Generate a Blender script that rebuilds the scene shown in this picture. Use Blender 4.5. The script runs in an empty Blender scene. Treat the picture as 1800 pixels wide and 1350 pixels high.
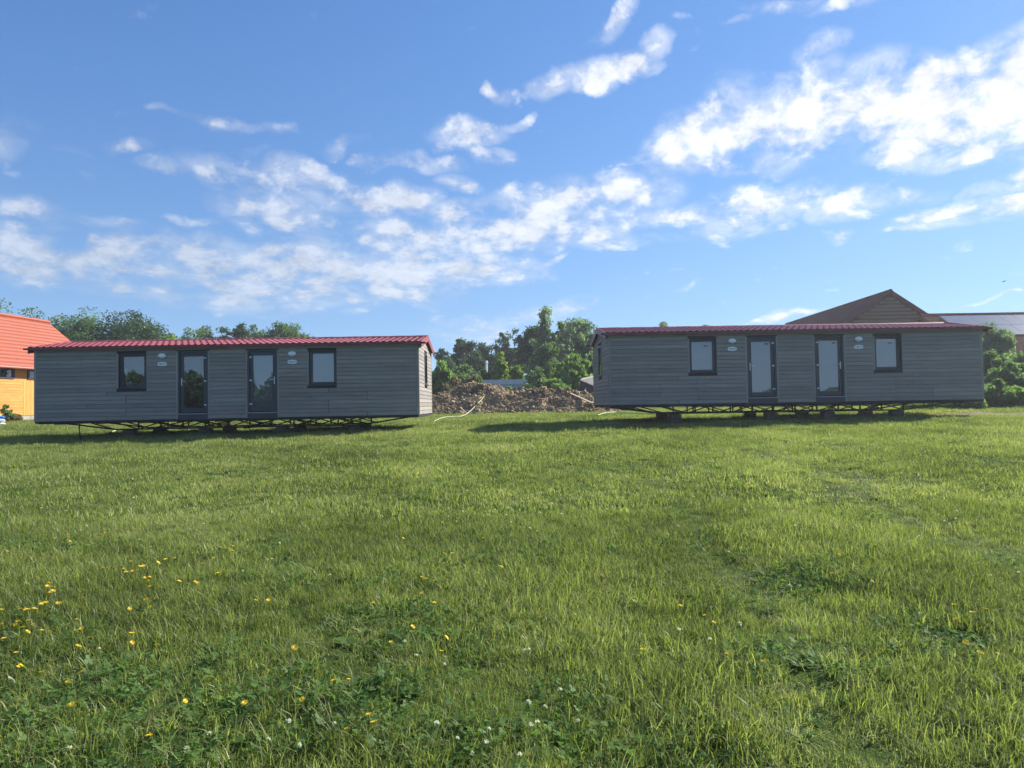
import bpy, bmesh, math, random
import numpy as np
from mathutils import Vector, Matrix, Euler
R = math.radians
random.seed(7)
RNG = np.random.default_rng(11)
sc = bpy.context.scene
COL = sc.collection

# ------------------------------------------------------------------ camera, sky, sun, exposure
EYE = 1.6
cam_d = bpy.data.cameras.new('camera'); cam = bpy.data.objects.new('camera', cam_d); COL.objects.link(cam)
cam_d.sensor_width = 36; cam_d.lens = 24.0; cam_d.clip_end = 3000; cam_d.clip_start = .05
cam.matrix_world = Matrix.Translation((0, 0, EYE)) @ Matrix.Rotation(.0298, 4, 'X') @ Matrix.Rotation(R(90), 4, 'X') @ Matrix.Rotation(-.0151, 4, 'Z')
sc.camera = cam
sc.cycles.max_bounces = 6; sc.cycles.diffuse_bounces = 3; sc.cycles.glossy_bounces = 2; sc.cycles.transparent_max_bounces = 6; sc.cycles.transmission_bounces = 3
SUN_AZ, SUN_EL = R(58), R(33)          # azimuth clockwise from +Y (the view direction)
SUN_STRENGTH, SKY_STRENGTH, EXPOSURE = 5.0, .09, 1.0
sun_d = bpy.data.lights.new('sun', 'SUN'); sun = bpy.data.objects.new('sun', sun_d); COL.objects.link(sun)
sun_d.energy = SUN_STRENGTH; sun_d.angle = R(.5); sun_d.color = (1, .95, .86)
S = Vector((math.sin(SUN_AZ) * math.cos(SUN_EL), math.cos(SUN_AZ) * math.cos(SUN_EL), math.sin(SUN_EL)))
sun.rotation_euler = S.to_track_quat('Z', 'Y').to_euler(); sun.location = (30, 20, 40)
sc.view_settings.view_transform = 'Standard'; sc.view_settings.look = 'None'
sc.view_settings.gamma = 1; sc.view_settings.use_curve_mapping = False; sc.view_settings.exposure = EXPOSURE

CLOUDS=[(0.2123,0.3392,0.0591,0.0097,0.038,0.8),(0.2643,0.3513,0.0605,0.0309,0.134,1.0),(0.3305,0.3722,0.0536,0.0434,0.192,1.05),(0.3216,0.3234,0.0801,0.0132,0.041,0.9),(0.4039,0.3617,0.0676,0.0525,0.089,1.1),(0.4865,0.3576,0.0681,0.0508,0.067,1.15),(0.5443,0.3558,0.052,0.0399,0.112,1.15),(0.5983,0.3531,0.0636,0.0357,0.139,1.3),(0.654,0.3513,0.0589,0.0466,0.087,1.35),(0.4718,0.313,0.0707,0.0124,-0.068,0.8),(0.6107,0.2948,0.0587,0.013,0.019,1.1),(0.6787,0.3028,0.0579,0.0307,-0.048,1.2),(0.5494,0.3223,0.0861,0.0298,-0.026,1.05),(-0.1789,0.2908,0.0699,0.0229,-0.007,1.15),(-0.08,0.2727,0.0502,0.0172,-0.049,1.1),(-0.1137,0.2409,0.1253,0.0237,-0.036,1.0),(-0.0133,0.2553,0.0922,0.033,-0.022,1.0),(0.0543,0.2815,0.0911,0.0326,0.089,1.0),(0.1542,0.2927,0.0841,0.0308,0.128,0.98),(0.0872,0.2529,0.0987,0.0298,0.019,0.95),(0.2265,0.2626,0.0738,0.0139,0.087,0.8),(0.1529,0.2304,0.1043,0.0111,0.007,0.65),(0.335,0.2556,0.0619,0.0315,0.032,0.95),(0.401,0.2579,0.0553,0.0234,0.017,0.92),(0.3566,0.2287,0.0434,0.0105,-0.013,0.8),(0.4632,0.2478,0.0484,0.0181,0.121,0.9),(0.5348,0.2513,0.0363,0.011,-0.01,0.6),(0.5586,0.225,0.0463,0.011,0.08,0.92),(0.5582,0.2114,0.0524,0.0069,-0.032,0.85),(0.6337,0.2278,0.0491,0.0119,0.151,1.1),(0.6373,0.2548,0.0312,0.0098,0.476,1.05),(0.6063,0.2458,0.0272,0.0081,0.227,0.8),(0.4569,0.2149,0.016,0.0058,0.03,0.9),(-0.6118,0.1855,0.0768,0.03,0.04,0.95),(-0.5286,0.1904,0.0988,0.0316,0.023,1.0),(-0.3802,0.2019,0.1128,0.03,0.015,1.02),(-0.2752,0.1957,0.1359,0.0327,-0.045,1.04),(-0.3362,0.1699,0.1558,0.0278,-0.043,0.98),(-0.1636,0.1908,0.1241,0.0335,-0.03,1.0),(-0.0561,0.1955,0.0921,0.0274,-0.047,1.0),(-0.4968,0.1609,0.1088,0.0203,-0.057,0.88),(-0.3731,0.1468,0.1052,0.0169,-0.041,0.85),(-0.2124,0.1619,0.1391,0.0192,-0.027,0.9),(-0.4739,0.3115,0.0281,0.0097,-0.015,0.85),(-0.3943,0.3142,0.0538,0.0189,-0.147,0.9),(-0.3052,0.3137,0.0776,0.0207,-0.068,0.88),(-0.3283,0.2654,0.072,0.0273,-0.184,0.9),(-0.2745,0.2914,0.0389,0.0167,-0.112,0.75),(-0.5195,0.3304,0.0288,0.0081,0.009,0.72),(-0.3977,0.373,0.0463,0.0071,-0.117,0.66),(-0.3277,0.3692,0.03,0.0086,-0.102,0.55),(-0.4638,0.3823,0.0199,0.0055,-0.106,0.62),(-0.6374,0.3137,0.024,0.0258,-0.214,0.62),(-0.6204,0.2339,0.0512,0.0145,-0.069,0.68),(-0.5534,0.2328,0.0559,0.0097,-0.082,0.6),(-0.4435,0.2483,0.035,0.0086,0.093,0.55),(-0.5717,0.31,0.024,0.0053,0.014,0.5),(-0.3651,0.3442,0.022,0.0057,-0.031,0.5),(-0.2346,0.3582,0.0325,0.0086,0.371,0.62),(-0.1702,0.3418,0.0495,0.0096,0.033,0.7),(-0.1125,0.3398,0.0416,0.0113,-0.064,0.85),(-0.0534,0.3763,0.0522,0.0175,0.088,0.98),(-0.0202,0.3518,0.0379,0.0105,-0.075,0.95),(-0.0711,0.3139,0.0376,0.0107,-0.127,0.85),(0.0101,0.3957,0.0206,0.009,0.361,0.65),(-0.0171,0.434,0.0167,0.0099,0.21,0.75),(0.0783,0.4401,0.0585,0.0166,-0.054,1.0),(0.1328,0.4476,0.0491,0.0194,0.042,1.02),(0.1702,0.4552,0.0443,0.0179,0.057,1.02),(0.2157,0.4779,0.0269,0.0173,0.344,1.0),(0.2068,0.4465,0.0197,0.0089,0.365,0.75),(0.1511,0.5151,0.0381,0.0141,0.72,0.72),(0.3899,0.4947,0.0423,0.0101,-0.044,0.72),(0.33,0.486,0.0177,0.0055,0.225,0.6),(0.4635,0.4793,0.0395,0.0087,-0.069,0.66),(0.4275,0.4373,0.03,0.0135,0.1,0.72),(0.3949,0.4217,0.0172,0.0069,0.156,0.66),(-0.0239,0.1091,0.1084,0.0165,0.034,0.62),(0.0515,0.1203,0.058,0.0083,0.321,0.62),(0.0893,0.1383,0.0411,0.0091,0.386,0.8),(0.3756,0.1127,0.0564,0.0069,0.086,0.74),(0.6163,0.1107,0.0353,0.0027,-0.013,0.62),(-0.2126,0.1314,0.0387,0.0064,0.081,0.66),(-0.082,0.1262,0.0333,0.0082,-0.007,0.5),(0.2638,0.1664,0.0232,0.004,0.027,0.5),(0.0275,0.1823,0.0376,0.0097,-0.057,0.6),(0.0487,0.2021,0.0249,0.0065,0.312,0.6)]
YELLOW=[(-4.638,6.287),(-4.471,6.885),(-4.328,6.694),(-4.586,6.857),(-4.216,7.079),(-3.394,7.495),(-4.47,8.094),(-3.041,6.832),(-3.501,6.224),(-2.912,6.232),(-2.628,6.422),(-2.594,6.317),(-2.726,6.381),(-2.288,6.221),(-3.481,5.818),(-3.325,5.841),(-3.189,5.643),(-3.162,5.807),(-3.251,6.079),(-3.179,6.118),(-3.076,5.935),(-3.042,5.998),(-3.001,6.065),(-2.928,5.446),(-2.917,5.498),(-2.792,5.27),(-2.647,5.837),(-2.567,5.851),(-2.594,5.927),(-2.108,5.874),(-2.44,5.301),(-2.454,5.283),(-2.603,5.334),(-2.392,5.545),(-4.088,5.533),(-3.689,5.374),(-3.648,5.391),(-3.488,5.197),(-3.486,5.162),(-3.133,4.963),(-3.353,4.876),(-3.23,4.863),(-3.238,4.906),(-3.188,4.891),(-3.273,4.907),(-3.327,4.771),(-3.375,4.738),(-3.373,4.763),(-3.574,4.792),(-3.318,4.45),(-3.261,4.518),(-3.233,4.575),(-3.255,4.46),(-3.193,4.467),(-3.115,4.199),(-3.084,4.359),(-3.012,4.385),(-2.957,4.375),(-2.89,4.444),(-2.879,4.524),(-2.734,4.342),(-2.715,4.293),(-2.593,4.188),(-2.611,4.666),(-2.507,4.724),(-2.589,4.956),(-2.637,4.918),(-2.086,4.299),(-2.28,4.1),(-2.126,4.092),(-1.769,4.7),(-1.692,4.719),(-2.362,4.243),(-2.566,4.046),(-2.875,3.97),(-2.753,3.816),(-2.726,3.798),(-2.58,3.751),(-2.33,3.71),(-2.113,3.286),(-1.568,3.271),(-1.599,3.007),(-1.257,3.923),(-1.294,3.523),(-0.915,3.46),(-0.998,3.214),(-1.269,3.225),(-2.337,3.596),(-3.354,6.009),(-3.157,5.741),(-3.162,5.853),(-3.157,5.684),(-2.873,5.385),(-3.352,4.914),(-3.338,4.826),(-3.19,4.853),(-3.41,4.75),(-3.261,4.493),(-3.108,4.441),(-3.607,5.309),(-3.577,5.33),(-0.725,5.361),(-0.692,5.396),(-0.623,5.312),(-0.679,5.018),(-0.564,4.816),(-0.97,4.717),(-0.638,4.279),(-0.721,3.985),(-0.414,4.125),(-0.427,3.949),(-0.102,5.545),(-0.66,3.081),(-0.629,3.041),(-0.734,2.972),(-0.84,3.458),(3.577,7.433),(2.751,5.839),(2.472,5.365),(2.681,5.163),(2.883,4.534),(2.929,4.419),(3.021,4.432),(2.757,4.323),(2.544,3.902),(2.548,3.789),(2.642,3.786),(0.957,4.712),(1.117,4.655),(1.232,4.487),(1.239,4.303),(0.723,3.931),(0.672,3.811),(1.175,3.857),(1.33,3.707),(3.265,5.593),(3.203,6.11),(-1.805,10.565),(-1.858,9.438),(-0.632,7.598),(-1.113,6.9),(-0.298,6.653),(-0.623,6.123),(-0.56,6.18),(-0.107,5.595),(-0.387,9.769),(-0.5,9.352),(-0.639,9.109)]
WHITE=[(-0.662,4.096),(-0.558,3.851),(-0.385,3.733),(0.051,3.955),(0.072,3.954),(0.215,3.437),(0.134,3.27),(0.057,3.327),(0.062,3.113),(0.091,3.099),(0.278,3.171),(-0.351,3.024),(-0.256,2.963),(-0.131,2.934),(-0.183,2.822),(0.008,2.855),(-0.123,3.033),(-0.903,2.867),(-0.802,3.043),(-1.018,3.08),(-1.441,5.36),(-1.897,2.934),(-1.375,2.881),(-2.685,3.66),(-2.427,4.022),(-1.341,3.016),(-1.042,2.898),(-0.903,2.867),(-3.705,6.788),(-3.463,6.543),(-2.089,5.922),(-2.2,5.561),(0.293,7.889),(0.187,8.895),(0.107,8.531),(-0.033,7.439),(0.161,6.999),(-0.087,7.804),(-0.594,7.953),(-0.779,8.168),(0.38,8.552),(1.093,8.07),(2.237,9.953),(2.247,9.536),(1.526,12.698),(1.334,12.869),(0.466,8.418),(0.383,8.144),(-0.068,8.273),(-0.226,8.17),(-0.283,7.86),(0.268,8.764),(0.824,4.777),(2.396,4.783),(3.545,5.131),(2.631,4.483),(0.999,4.224),(1.4,4.307),(1.863,5.982),(1.13,4.021),(4.55,7.261),(4.546,7.181),(3.771,5.153),(10.359,23.389),(11.419,22.234),(10.986,21.325),(11.317,21.583),(11.451,20.88),(9.809,24.594),(12.125,21.141),(12.286,19.977),(11.763,19.938),(12.81,19.27),(13.344,18.628),(11.257,22.764),(11.762,28.128)]

class NT:
    """small helper for node trees"""
    def __init__(s, t): s.t = t; s.n = t.nodes; s.l = t.links
    def new(s, k, **kw):
        n = s.n.new(k)
        for a, v in kw.items(): setattr(n, a, v)
        return n
    def put(s, sock, v):
        if hasattr(v, 'node'): s.l.new(v, sock)
        else: sock.default_value = v
    def m(s, op, a, b=0., c=0., clamp=False):
        n = s.new('ShaderNodeMath', operation=op, use_clamp=clamp)
        s.put(n.inputs[0], a); s.put(n.inputs[1], b); s.put(n.inputs[2], c)
        return n.outputs[0]
    def v(s, op, a, b=(0, 0, 0)):
        n = s.new('ShaderNodeVectorMath', operation=op)
        s.put(n.inputs[0], a); s.put(n.inputs[1], b)
        return n.outputs['Value'] if op in ('DOT_PRODUCT', 'LENGTH') else n.outputs[0]
    def comb(s, x, y, z=0.):
        n = s.new('ShaderNodeCombineXYZ'); s.put(n.inputs[0], x); s.put(n.inputs[1], y); s.put(n.inputs[2], z); return n.outputs[0]
    def noise(s, vec, scale, detail=4, rough=.5, dist=0.):
        n = s.new('ShaderNodeTexNoise')
        if vec is not None: s.put(n.inputs['Vector'], vec)
        n.inputs['Scale'].default_value = scale; n.inputs['Detail'].default_value = detail
        n.inputs['Roughness'].default_value = rough; n.inputs['Distortion'].default_value = dist
        return n.outputs['Fac']
    def ramp(s, f, stops, mode='LINEAR'):
        n = s.new('ShaderNodeValToRGB'); e = n.color_ramp.elements; n.color_ramp.interpolation = mode
        while len(e) < len(stops): e.new(.5)
        for i, (p, c) in enumerate(stops): e[i].position = p; e[i].color = (*c, 1) if len(c) == 3 else c
        s.put(n.inputs[0], f); return n.outputs[0]
    def mix(s, f, a, b, mode='MIX'):
        n = s.new('ShaderNodeMix', data_type='RGBA', blend_type=mode)
        s.put(n.inputs[0], f)
        for i, c in ((6, a), (7, b)): s.put(n.inputs[i], (*c, 1) if isinstance(c, tuple) and len(c) == 3 else c)
        return n.outputs[2]
    def smooth(s, x, a, b):
        n = s.new('ShaderNodeMapRange', interpolation_type='SMOOTHSTEP')
        s.put(n.inputs[0], x); n.inputs[1].default_value = a; n.inputs[2].default_value = b
        return n.outputs[0]

def build_world():
    w = bpy.data.worlds.new('World'); sc.world = w; w.use_nodes = True
    t = NT(w.node_tree); t.n.clear()
    sky = t.new('ShaderNodeTexSky', sky_type='NISHITA', sun_disc=False, sun_elevation=SUN_EL, sun_rotation=SUN_AZ)
    sky.altitude = 0; sky.air_density = 1.0; sky.dust_density = .1; sky.ozone_density = 4.0
    d = t.new('ShaderNodeTexCoord').outputs['Generated']
    t.l.new(t.v('NORMALIZE', t.v('ADD', t.v('MULTIPLY', d, (1, 1, .86)), (0, 0, .13))), sky.inputs[0])
    sp = t.new('ShaderNodeSeparateXYZ'); t.l.new(d, sp.inputs[0])
    x, y, z = sp.outputs
    az = t.m('ARCTAN2', x, y); el = t.m('ARCSINE', z)
    warpn = t.new('ShaderNodeTexNoise'); t.l.new(d, warpn.inputs['Vector']); warpn.inputs['Scale'].default_value = 11; warpn.inputs['Detail'].default_value = 5
    warp = t.v('MULTIPLY', t.v('SUBTRACT', warpn.outputs['Color'], (.5, .5, .5)), (.11, .07, 0))
    ae = t.v('ADD', t.comb(az, el), warp)
    acc = None
    for (ca, ce, ra, re, ang, wt) in CLOUDS:         # cloud banks by azimuth and elevation
        q = t.v('SUBTRACT', ae, (ca, ce, 0))
        c_, s_ = math.cos(ang), math.sin(ang)
        u = t.v('DOT_PRODUCT', q, (c_ / ra, s_ / ra, 0)); v = t.v('DOT_PRODUCT', q, (-s_ / re, c_ / re, 0))
        r2 = t.m('MULTIPLY_ADD', u, u, t.m('MULTIPLY', v, v))
        g = t.m('MULTIPLY_ADD', r2, -.46 * wt, wt)
        acc = g if acc is None else t.m('MAXIMUM', acc, g)
    # cloud layer plane
    zc = t.m('MAXIMUM', z, .02)
    P = t.comb(t.m('DIVIDE', x, zc), t.m('DIVIDE', y, zc))
    # broken cover over the rest of the sky
    far = t.noise(P, .55, 3, .55)
    gen = t.m('MULTIPLY_ADD', t.smooth(far, .50, .72), 1.1, 0.)
    side = t.m('MAXIMUM', t.smooth(t.m('ABSOLUTE', az), .72, .95), t.smooth(el, .56, .75))
    acc = t.m('MAXIMUM', acc, t.m('MULTIPLY', gen, side))
    acc = t.m('MAXIMUM', acc, 0.)
    zl = t.m('MULTIPLY', t.m('LOGARITHM', t.m('ADD', t.m('MAXIMUM', z, 0.), .10), 2.718), .62)
    Pw = t.comb(x, y, zl)
    n1 = t.noise(Pw, 16., 6, .62, .25)
    vo = t.new('ShaderNodeTexVoronoi', feature='SMOOTH_F1'); vo.inputs['Scale'].default_value = 25.; vo.inputs['Smoothness'].default_value = .6
    pert = t.new('ShaderNodeTexNoise'); t.l.new(Pw, pert.inputs['Vector']); pert.inputs['Scale'].default_value = 16; pert.inputs['Detail'].default_value = 3
    t.l.new(t.v('ADD', Pw, t.v('MULTIPLY', pert.outputs['Color'], (.06, .06, .06))), vo.inputs['Vector'])
    puff = t.m('SUBTRACT', .62, vo.outputs['Distance'])
    fine = t.noise(Pw, 55., 5, .65, .25)
    tex = t.m('ADD', t.m('MULTIPLY_ADD', n1, 2.5, -1.25), t.m('MULTIPLY_ADD', puff, 1.15, -.37))
    tex = t.m('ADD', tex, t.m('MULTIPLY_ADD', fine, 1.0, -.50))
    dens = t.m('ADD', tex, t.m('MULTIPLY', t.m('MINIMUM', acc, 1.1), 1.34))
    a = t.smooth(dens, .28, 1.42)
    veil = t.m('MULTIPLY', t.smooth(acc, .12, .85), .52)
    a = t.m('MAXIMUM', a, t.m('MULTIPLY', veil, t.smooth(n1, .3, .6)))
    a = t.m('MULTIPLY', a, t.smooth(el, .0, .06))
    # clouds near the sun shine, those away from it are duller
    sd = t.v('DOT_PRODUCT', d, tuple(S))
    shine = t.smooth(sd, .1, .95)
    core = t.m('SUBTRACT', t.smooth(t.m('ADD', n1, t.m('MULTIPLY', fine, .5)), .5, 1.), .5)
    lum = t.m('ADD', t.m('MULTIPLY_ADD', shine, 1.3, 4.4), t.m('MULTIPLY', core, 1.8))
    cc = t.mix(shine, (.80, .87, 1.0), (.96, .985, 1.05))
    cv = t.v('MULTIPLY', cc, t.comb(lum, lum, lum))
    # tone of the clear sky: deep blue above, pale towards the horizon
    ss = t.new('ShaderNodeSeparateXYZ'); t.l.new(sky.outputs[0], ss.inputs[0]); K = .150
    sl = t.v('DOT_PRODUCT', sky.outputs[0], (.2, .6, .2)); kk = t.m('MULTIPLY', K, t.m('POWER', t.m('DIVIDE', 3.0, t.m('ADD', sl, .3)), .30))
    skyc = t.comb(*[t.m('DIVIDE', t.m('POWER', t.m('MULTIPLY', ss.outputs[i], kk), e), K) for i, e in enumerate((1.30, 1.19, 1.04))])
    low = t.m('MULTIPLY', t.m('POWER', 2.718, t.m('MULTIPLY', t.m('MAXIMUM', el, 0.), -6.5)), .62)      # pale air near the horizon
    skyc = t.mix(low, skyc, (2.75, 3.95, 5.2))
    a = t.m('MULTIPLY', a, t.m('MULTIPLY_ADD', shine, .22, .74))
    out = t.mix(a, skyc, cv)
    bg = t.new('ShaderNodeBackground'); t.l.new(out, bg.inputs[0]); bg.inputs[1].default_value = SKY_STRENGTH
    o = t.new('ShaderNodeOutputWorld'); t.l.new(bg.outputs[0], o.inputs[0])
    w.cycles.sampling_method = 'MANUAL'; w.cycles.sample_map_resolution = 512
build_world()

# ------------------------------------------------------------------ helpers
def link(o, parent=None):
    COL.objects.link(o)
    if parent is not None: o.parent = parent
    return o
def tag(o, label=None, cat=None, group=None, kind=None):
    if label: o['label'] = label
    if cat: o['category'] = cat
    if group: o['group'] = group
    if kind: o['kind'] = kind
    return o
def empty(name, loc, rot=(0, 0, 0)):
    o = bpy.data.objects.new(name, None); o.empty_display_size = .2
    o.location = loc; o.rotation_euler = rot; return link(o)
class MB:
    """collects vertices and faces for one mesh"""
    def __init__(s): s.v = []; s.f = []; s.mi = []
    def add(s, vs, fs, mi=0):
        b = len(s.v); s.v += [tuple(p) for p in vs]; s.f += [tuple(b + i for i in f) for f in fs]; s.mi += [mi] * len(fs); return s
    def box(s, x0, x1, y0, y1, z0, z1, mi=0):
        vs = [(x0, y0, z0), (x1, y0, z0), (x1, y1, z0), (x0, y1, z0), (x0, y0, z1), (x1, y0, z1), (x1, y1, z1), (x0, y1, z1)]
        return s.add(vs, [(0, 3, 2, 1), (4, 5, 6, 7), (0, 1, 5, 4), (1, 2, 6, 5), (2, 3, 7, 6), (3, 0, 4, 7)], mi)
    def bar(s, a, b, w=.04, h=.04, mi=0):
        a, b = Vector(a), Vector(b); d = (b - a).normalized()
        up = Vector((0, 0, 1)) if abs(d.z) < .95 else Vector((0, 1, 0))
        sx = d.cross(up).normalized() * w / 2; sz = sx.cross(d).normalized() * h / 2
        vs = [a - sx - sz, a + sx - sz, a + sx + sz, a - sx + sz, b - sx - sz, b + sx - sz, b + sx + sz, b - sx + sz]
        return s.add(vs, [(0, 1, 2, 3), (7, 6, 5, 4), (0, 4, 5, 1), (1, 5, 6, 2), (2, 6, 7, 3), (3, 7, 4, 0)], mi)
    def tube(s, pts, rad, n=6, mi=0):
        rings = []; pts = [Vector(p) for p in pts]
        if not hasattr(rad, '__len__'): rad = [rad] * len(pts)
        for i, p in enumerate(pts):
            d = (pts[min(i + 1, len(pts) - 1)] - pts[max(i - 1, 0)]).normalized()
            up = Vector((0, 0, 1)) if abs(d.z) < .9 else Vector((1, 0, 0))
            a = d.cross(up).normalized(); b = a.cross(d)
            rings.append([p + (a * math.cos(k * 2 * math.pi / n) + b * math.sin(k * 2 * math.pi / n)) * rad[i] for k in range(n)])
        fs = []
        for i in range(len(pts) - 1):
            for k in range(n):
                fs.append((i * n + k, i * n + (k + 1) % n, (i + 1) * n + (k + 1) % n, (i + 1) * n + k))
        fs.append(tuple(range(n))[::-1]); fs.append(tuple((len(pts) - 1) * n + k for k in range(n)))
        return s.add([p for r in rings for p in r], fs, mi)
    def mesh(s, name, mats=(), smooth=False):
        me = bpy.data.meshes.new(name); me.from_pydata(s.v, [], s.f)
        for m in (mats if isinstance(mats, (list, tuple)) else [mats]): me.materials.append(m)
        if any(s.mi): me.polygons.foreach_set('material_index', s.mi)
        if smooth: me.polygons.foreach_set('use_smooth', [True] * len(s.f))
        me.update(); return me
    def build(s, name, mats, parent=None, smooth=False, bevel=0):
        o = bpy.data.objects.new(name, s.mesh(name, mats, smooth)); link(o, parent)
        if bevel:
            md = o.modifiers.new('bevel', 'BEVEL'); md.width = bevel; md.segments = 1; md.limit_method = 'ANGLE'
        return o
def np_mesh(name, verts, faces, mats, attr=None, midx=None, smooth=False):
    """verts (n,3), faces (m,k) of one polygon size"""
    me = bpy.data.meshes.new(name); k = faces.shape[1]
    me.vertices.add(len(verts)); me.vertices.foreach_set('co', verts.astype(np.float32).ravel())
    me.loops.add(faces.size); me.loops.foreach_set('vertex_index', faces.astype(np.int32).ravel())
    me.polygons.add(len(faces)); me.polygons.foreach_set('loop_start', np.arange(0, faces.size, k, dtype=np.int32))
    for m in mats: me.materials.append(m)
    if midx is not None: me.polygons.foreach_set('material_index', midx.astype(np.int32))
    if smooth: me.polygons.foreach_set('use_smooth', np.ones(len(faces), dtype=bool))
    me.update(calc_edges=True)
    for nm, val in (attr or {}).items():
        a = me.attributes.new(nm, 'FLOAT', 'POINT'); a.data.foreach_set('value', val.astype(np.float32))
    return me

def gz(x, y):
    """height of the meadow"""
    x = np.asarray(x, float); y = np.asarray(y, float)
    b = np.interp(y, [-200, 0, 3, 6, 10, 15, 20, 25, 36, 60, 150, 800], [-1.5, 0, .09, .2, .36, .59, .78, .89, 1.07, 1.12, 1.1, .9])
    side = np.clip(x, -20, 20) * .0095 * np.clip((y - 6) / 14, 0, 1) * np.clip((36 - y) / 8, 0, 1)
    n = .030 * np.sin(x * 1.1 + .6 * np.sin(y * .7)) * np.sin(y * .9 + 1.3) + .018 * np.sin(x * 2.3 + y * 1.1) + .014 * np.sin(x * .9 - y * 2.1 + 2.) + .010 * np.sin(4.1 * x + 1.7 * np.sin(2.2 * y)) * np.sin(3.3 * y)
    return b + side + n * np.clip((60 - y) / 30, 0, 1)
def G(x, y): return float(gz(x, y))
def lattice(seed, n=64):
    return np.random.default_rng(seed).random((n, n))
_L = [lattice(i) for i in range(6)]
def vnoise(x, y, k=0):
    L = _L[k % 6]; x = np.asarray(x, float); y = np.asarray(y, float)
    xi = np.floor(x).astype(int); yi = np.floor(y).astype(int); fx = x - xi; fy = y - yi
    fx = fx * fx * (3 - 2 * fx); fy = fy * fy * (3 - 2 * fy)
    g = lambda a, b: L[a % 64, b % 64]
    return (g(xi, yi) * (1 - fx) + g(xi + 1, yi) * fx) * (1 - fy) + (g(xi, yi + 1) * (1 - fx) + g(xi + 1, yi + 1) * fx) * fy
def fbm(x, y, o=4, k=0):
    s = 0; a = .5; t = 0
    for i in range(o):
        s = s + a * vnoise(x * 2 ** i + 7 * i, y * 2 ** i + 3 * i, k + i); t += a; a *= .5
    return s / t

# ------------------------------------------------------------------ materials
def material(name, rough=.8, spec=.3):
    m = bpy.data.materials.new(name); m.use_nodes = True; t = NT(m.node_tree)
    p = m.node_tree.nodes['Principled BSDF']; p.inputs['Roughness'].default_value = rough
    p.inputs['Specular IOR Level'].default_value = spec
    return m, t, p
def plain(name, col, rough=.6, spec=.4, var=.12, scale=6., metal=0., bump=0.):
    m, t, p = material(name, rough, spec)
    co = t.new('ShaderNodeTexCoord').outputs['Object']
    n = t.noise(co, scale, 5, .6)
    lo = tuple(c * (1 - var) for c in col); hi = tuple(min(1, c * (1 + var)) for c in col)
    t.l.new(t.ramp(n, [(.3, lo), (.7, hi)]), p.inputs['Base Color'])
    p.inputs['Metallic'].default_value = metal
    rr = t.m('MULTIPLY_ADD', n, .2, rough - .1); t.l.new(rr, p.inputs['Roughness'])
    if bump:
        b = t.new('ShaderNodeBump'); b.inputs['Strength'].default_value = .5; b.inputs['Distance'].default_value = bump
        t.l.new(t.noise(co, scale * 5, 4, .6), b.inputs['Height']); t.l.new(b.outputs[0], p.inputs['Normal'])
    return m
def wood(name, dark, light, axis=0, rough=.75, spec=.25, per=.10, stretch=.6, fine=26., streaks=False):
    """planked wood: grain along one axis, every board a slightly different tone"""
    m, t, p = material(name, rough, spec)
    geo = t.new('ShaderNodeNewGeometry'); oi = t.new('ShaderNodeObjectInfo')
    s = [fine, fine, fine]; s[axis] = stretch * 2
    rv = t.m('MULTIPLY', oi.outputs['Random'], 37.)
    co = t.v('ADD', t.v('MULTIPLY', geo.outputs['Position'], tuple(s)), t.comb(rv, rv, rv))
    g = t.noise(co, 1.0, 6, .65, .8)
    big = t.noise(geo.outputs['Position'], .55, 4, .6)
    s2 = [9.] * 3; s2[axis] = 1.3
    bl = t.noise(t.v('ADD', t.v('MULTIPLY', geo.outputs['Position'], tuple(s2)), t.comb(rv, rv, 0)), .7, 4, .7)
    c = t.ramp(t.m('ADD', t.m('MULTIPLY', g, .5), t.m('MULTIPLY', bl, .5)), [(.33, dark), (.66, light)])
    k = t.m('ADD', t.m('MULTIPLY_ADD', oi.outputs['Random'], 2 * per, 1 - per), t.m('MULTIPLY_ADD', big, .3, -.15))
    # knots
    vo = t.new('ShaderNodeTexVoronoi'); vo.inputs['Scale'].default_value = 1.0
    s3 = [5.] * 3; s3[axis] = 1.6
    t.l.new(t.v('ADD', t.v('MULTIPLY', geo.outputs['Position'], tuple(s3)), t.comb(rv, 0, rv)), vo.inputs['Vector'])
    k = t.m('MULTIPLY', k, t.m('MULTIPLY_ADD', t.smooth(vo.outputs['Distance'], .04, .11), .35, .65))
    c = t.v('MULTIPLY', c, t.comb(k, k, k))
    if streaks:
        sn = t.noise(t.v('MULTIPLY', geo.outputs['Position'], (7., 7., .35)), 1., 4, .7)
        st = t.smooth(sn, .52, .78); c = t.mix(t.m('MULTIPLY', st, .38), c, tuple(v * .62 for v in light))
        zz = t.new('ShaderNodeSeparateXYZ'); t.l.new(geo.outputs['Position'], zz.inputs[0])
        mud = t.m('MULTIPLY', t.smooth(t.m('ADD', zz.outputs[2], t.m('MULTIPLY_ADD', big, .9, -.45)), 2.0, 1.35), t.smooth(bl, .35, .7))
        c = t.mix(t.m('MULTIPLY', mud, .35), c, (.30, .24, .17))
    t.l.new(c, p.inputs['Base Color'])
    b = t.new('ShaderNodeBump'); b.inputs['Strength'].default_value = .35; b.inputs['Distance'].default_value = .004
    t.l.new(g, b.inputs['Height']); t.l.new(b.outputs[0], p.inputs['Normal'])
    return m
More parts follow.
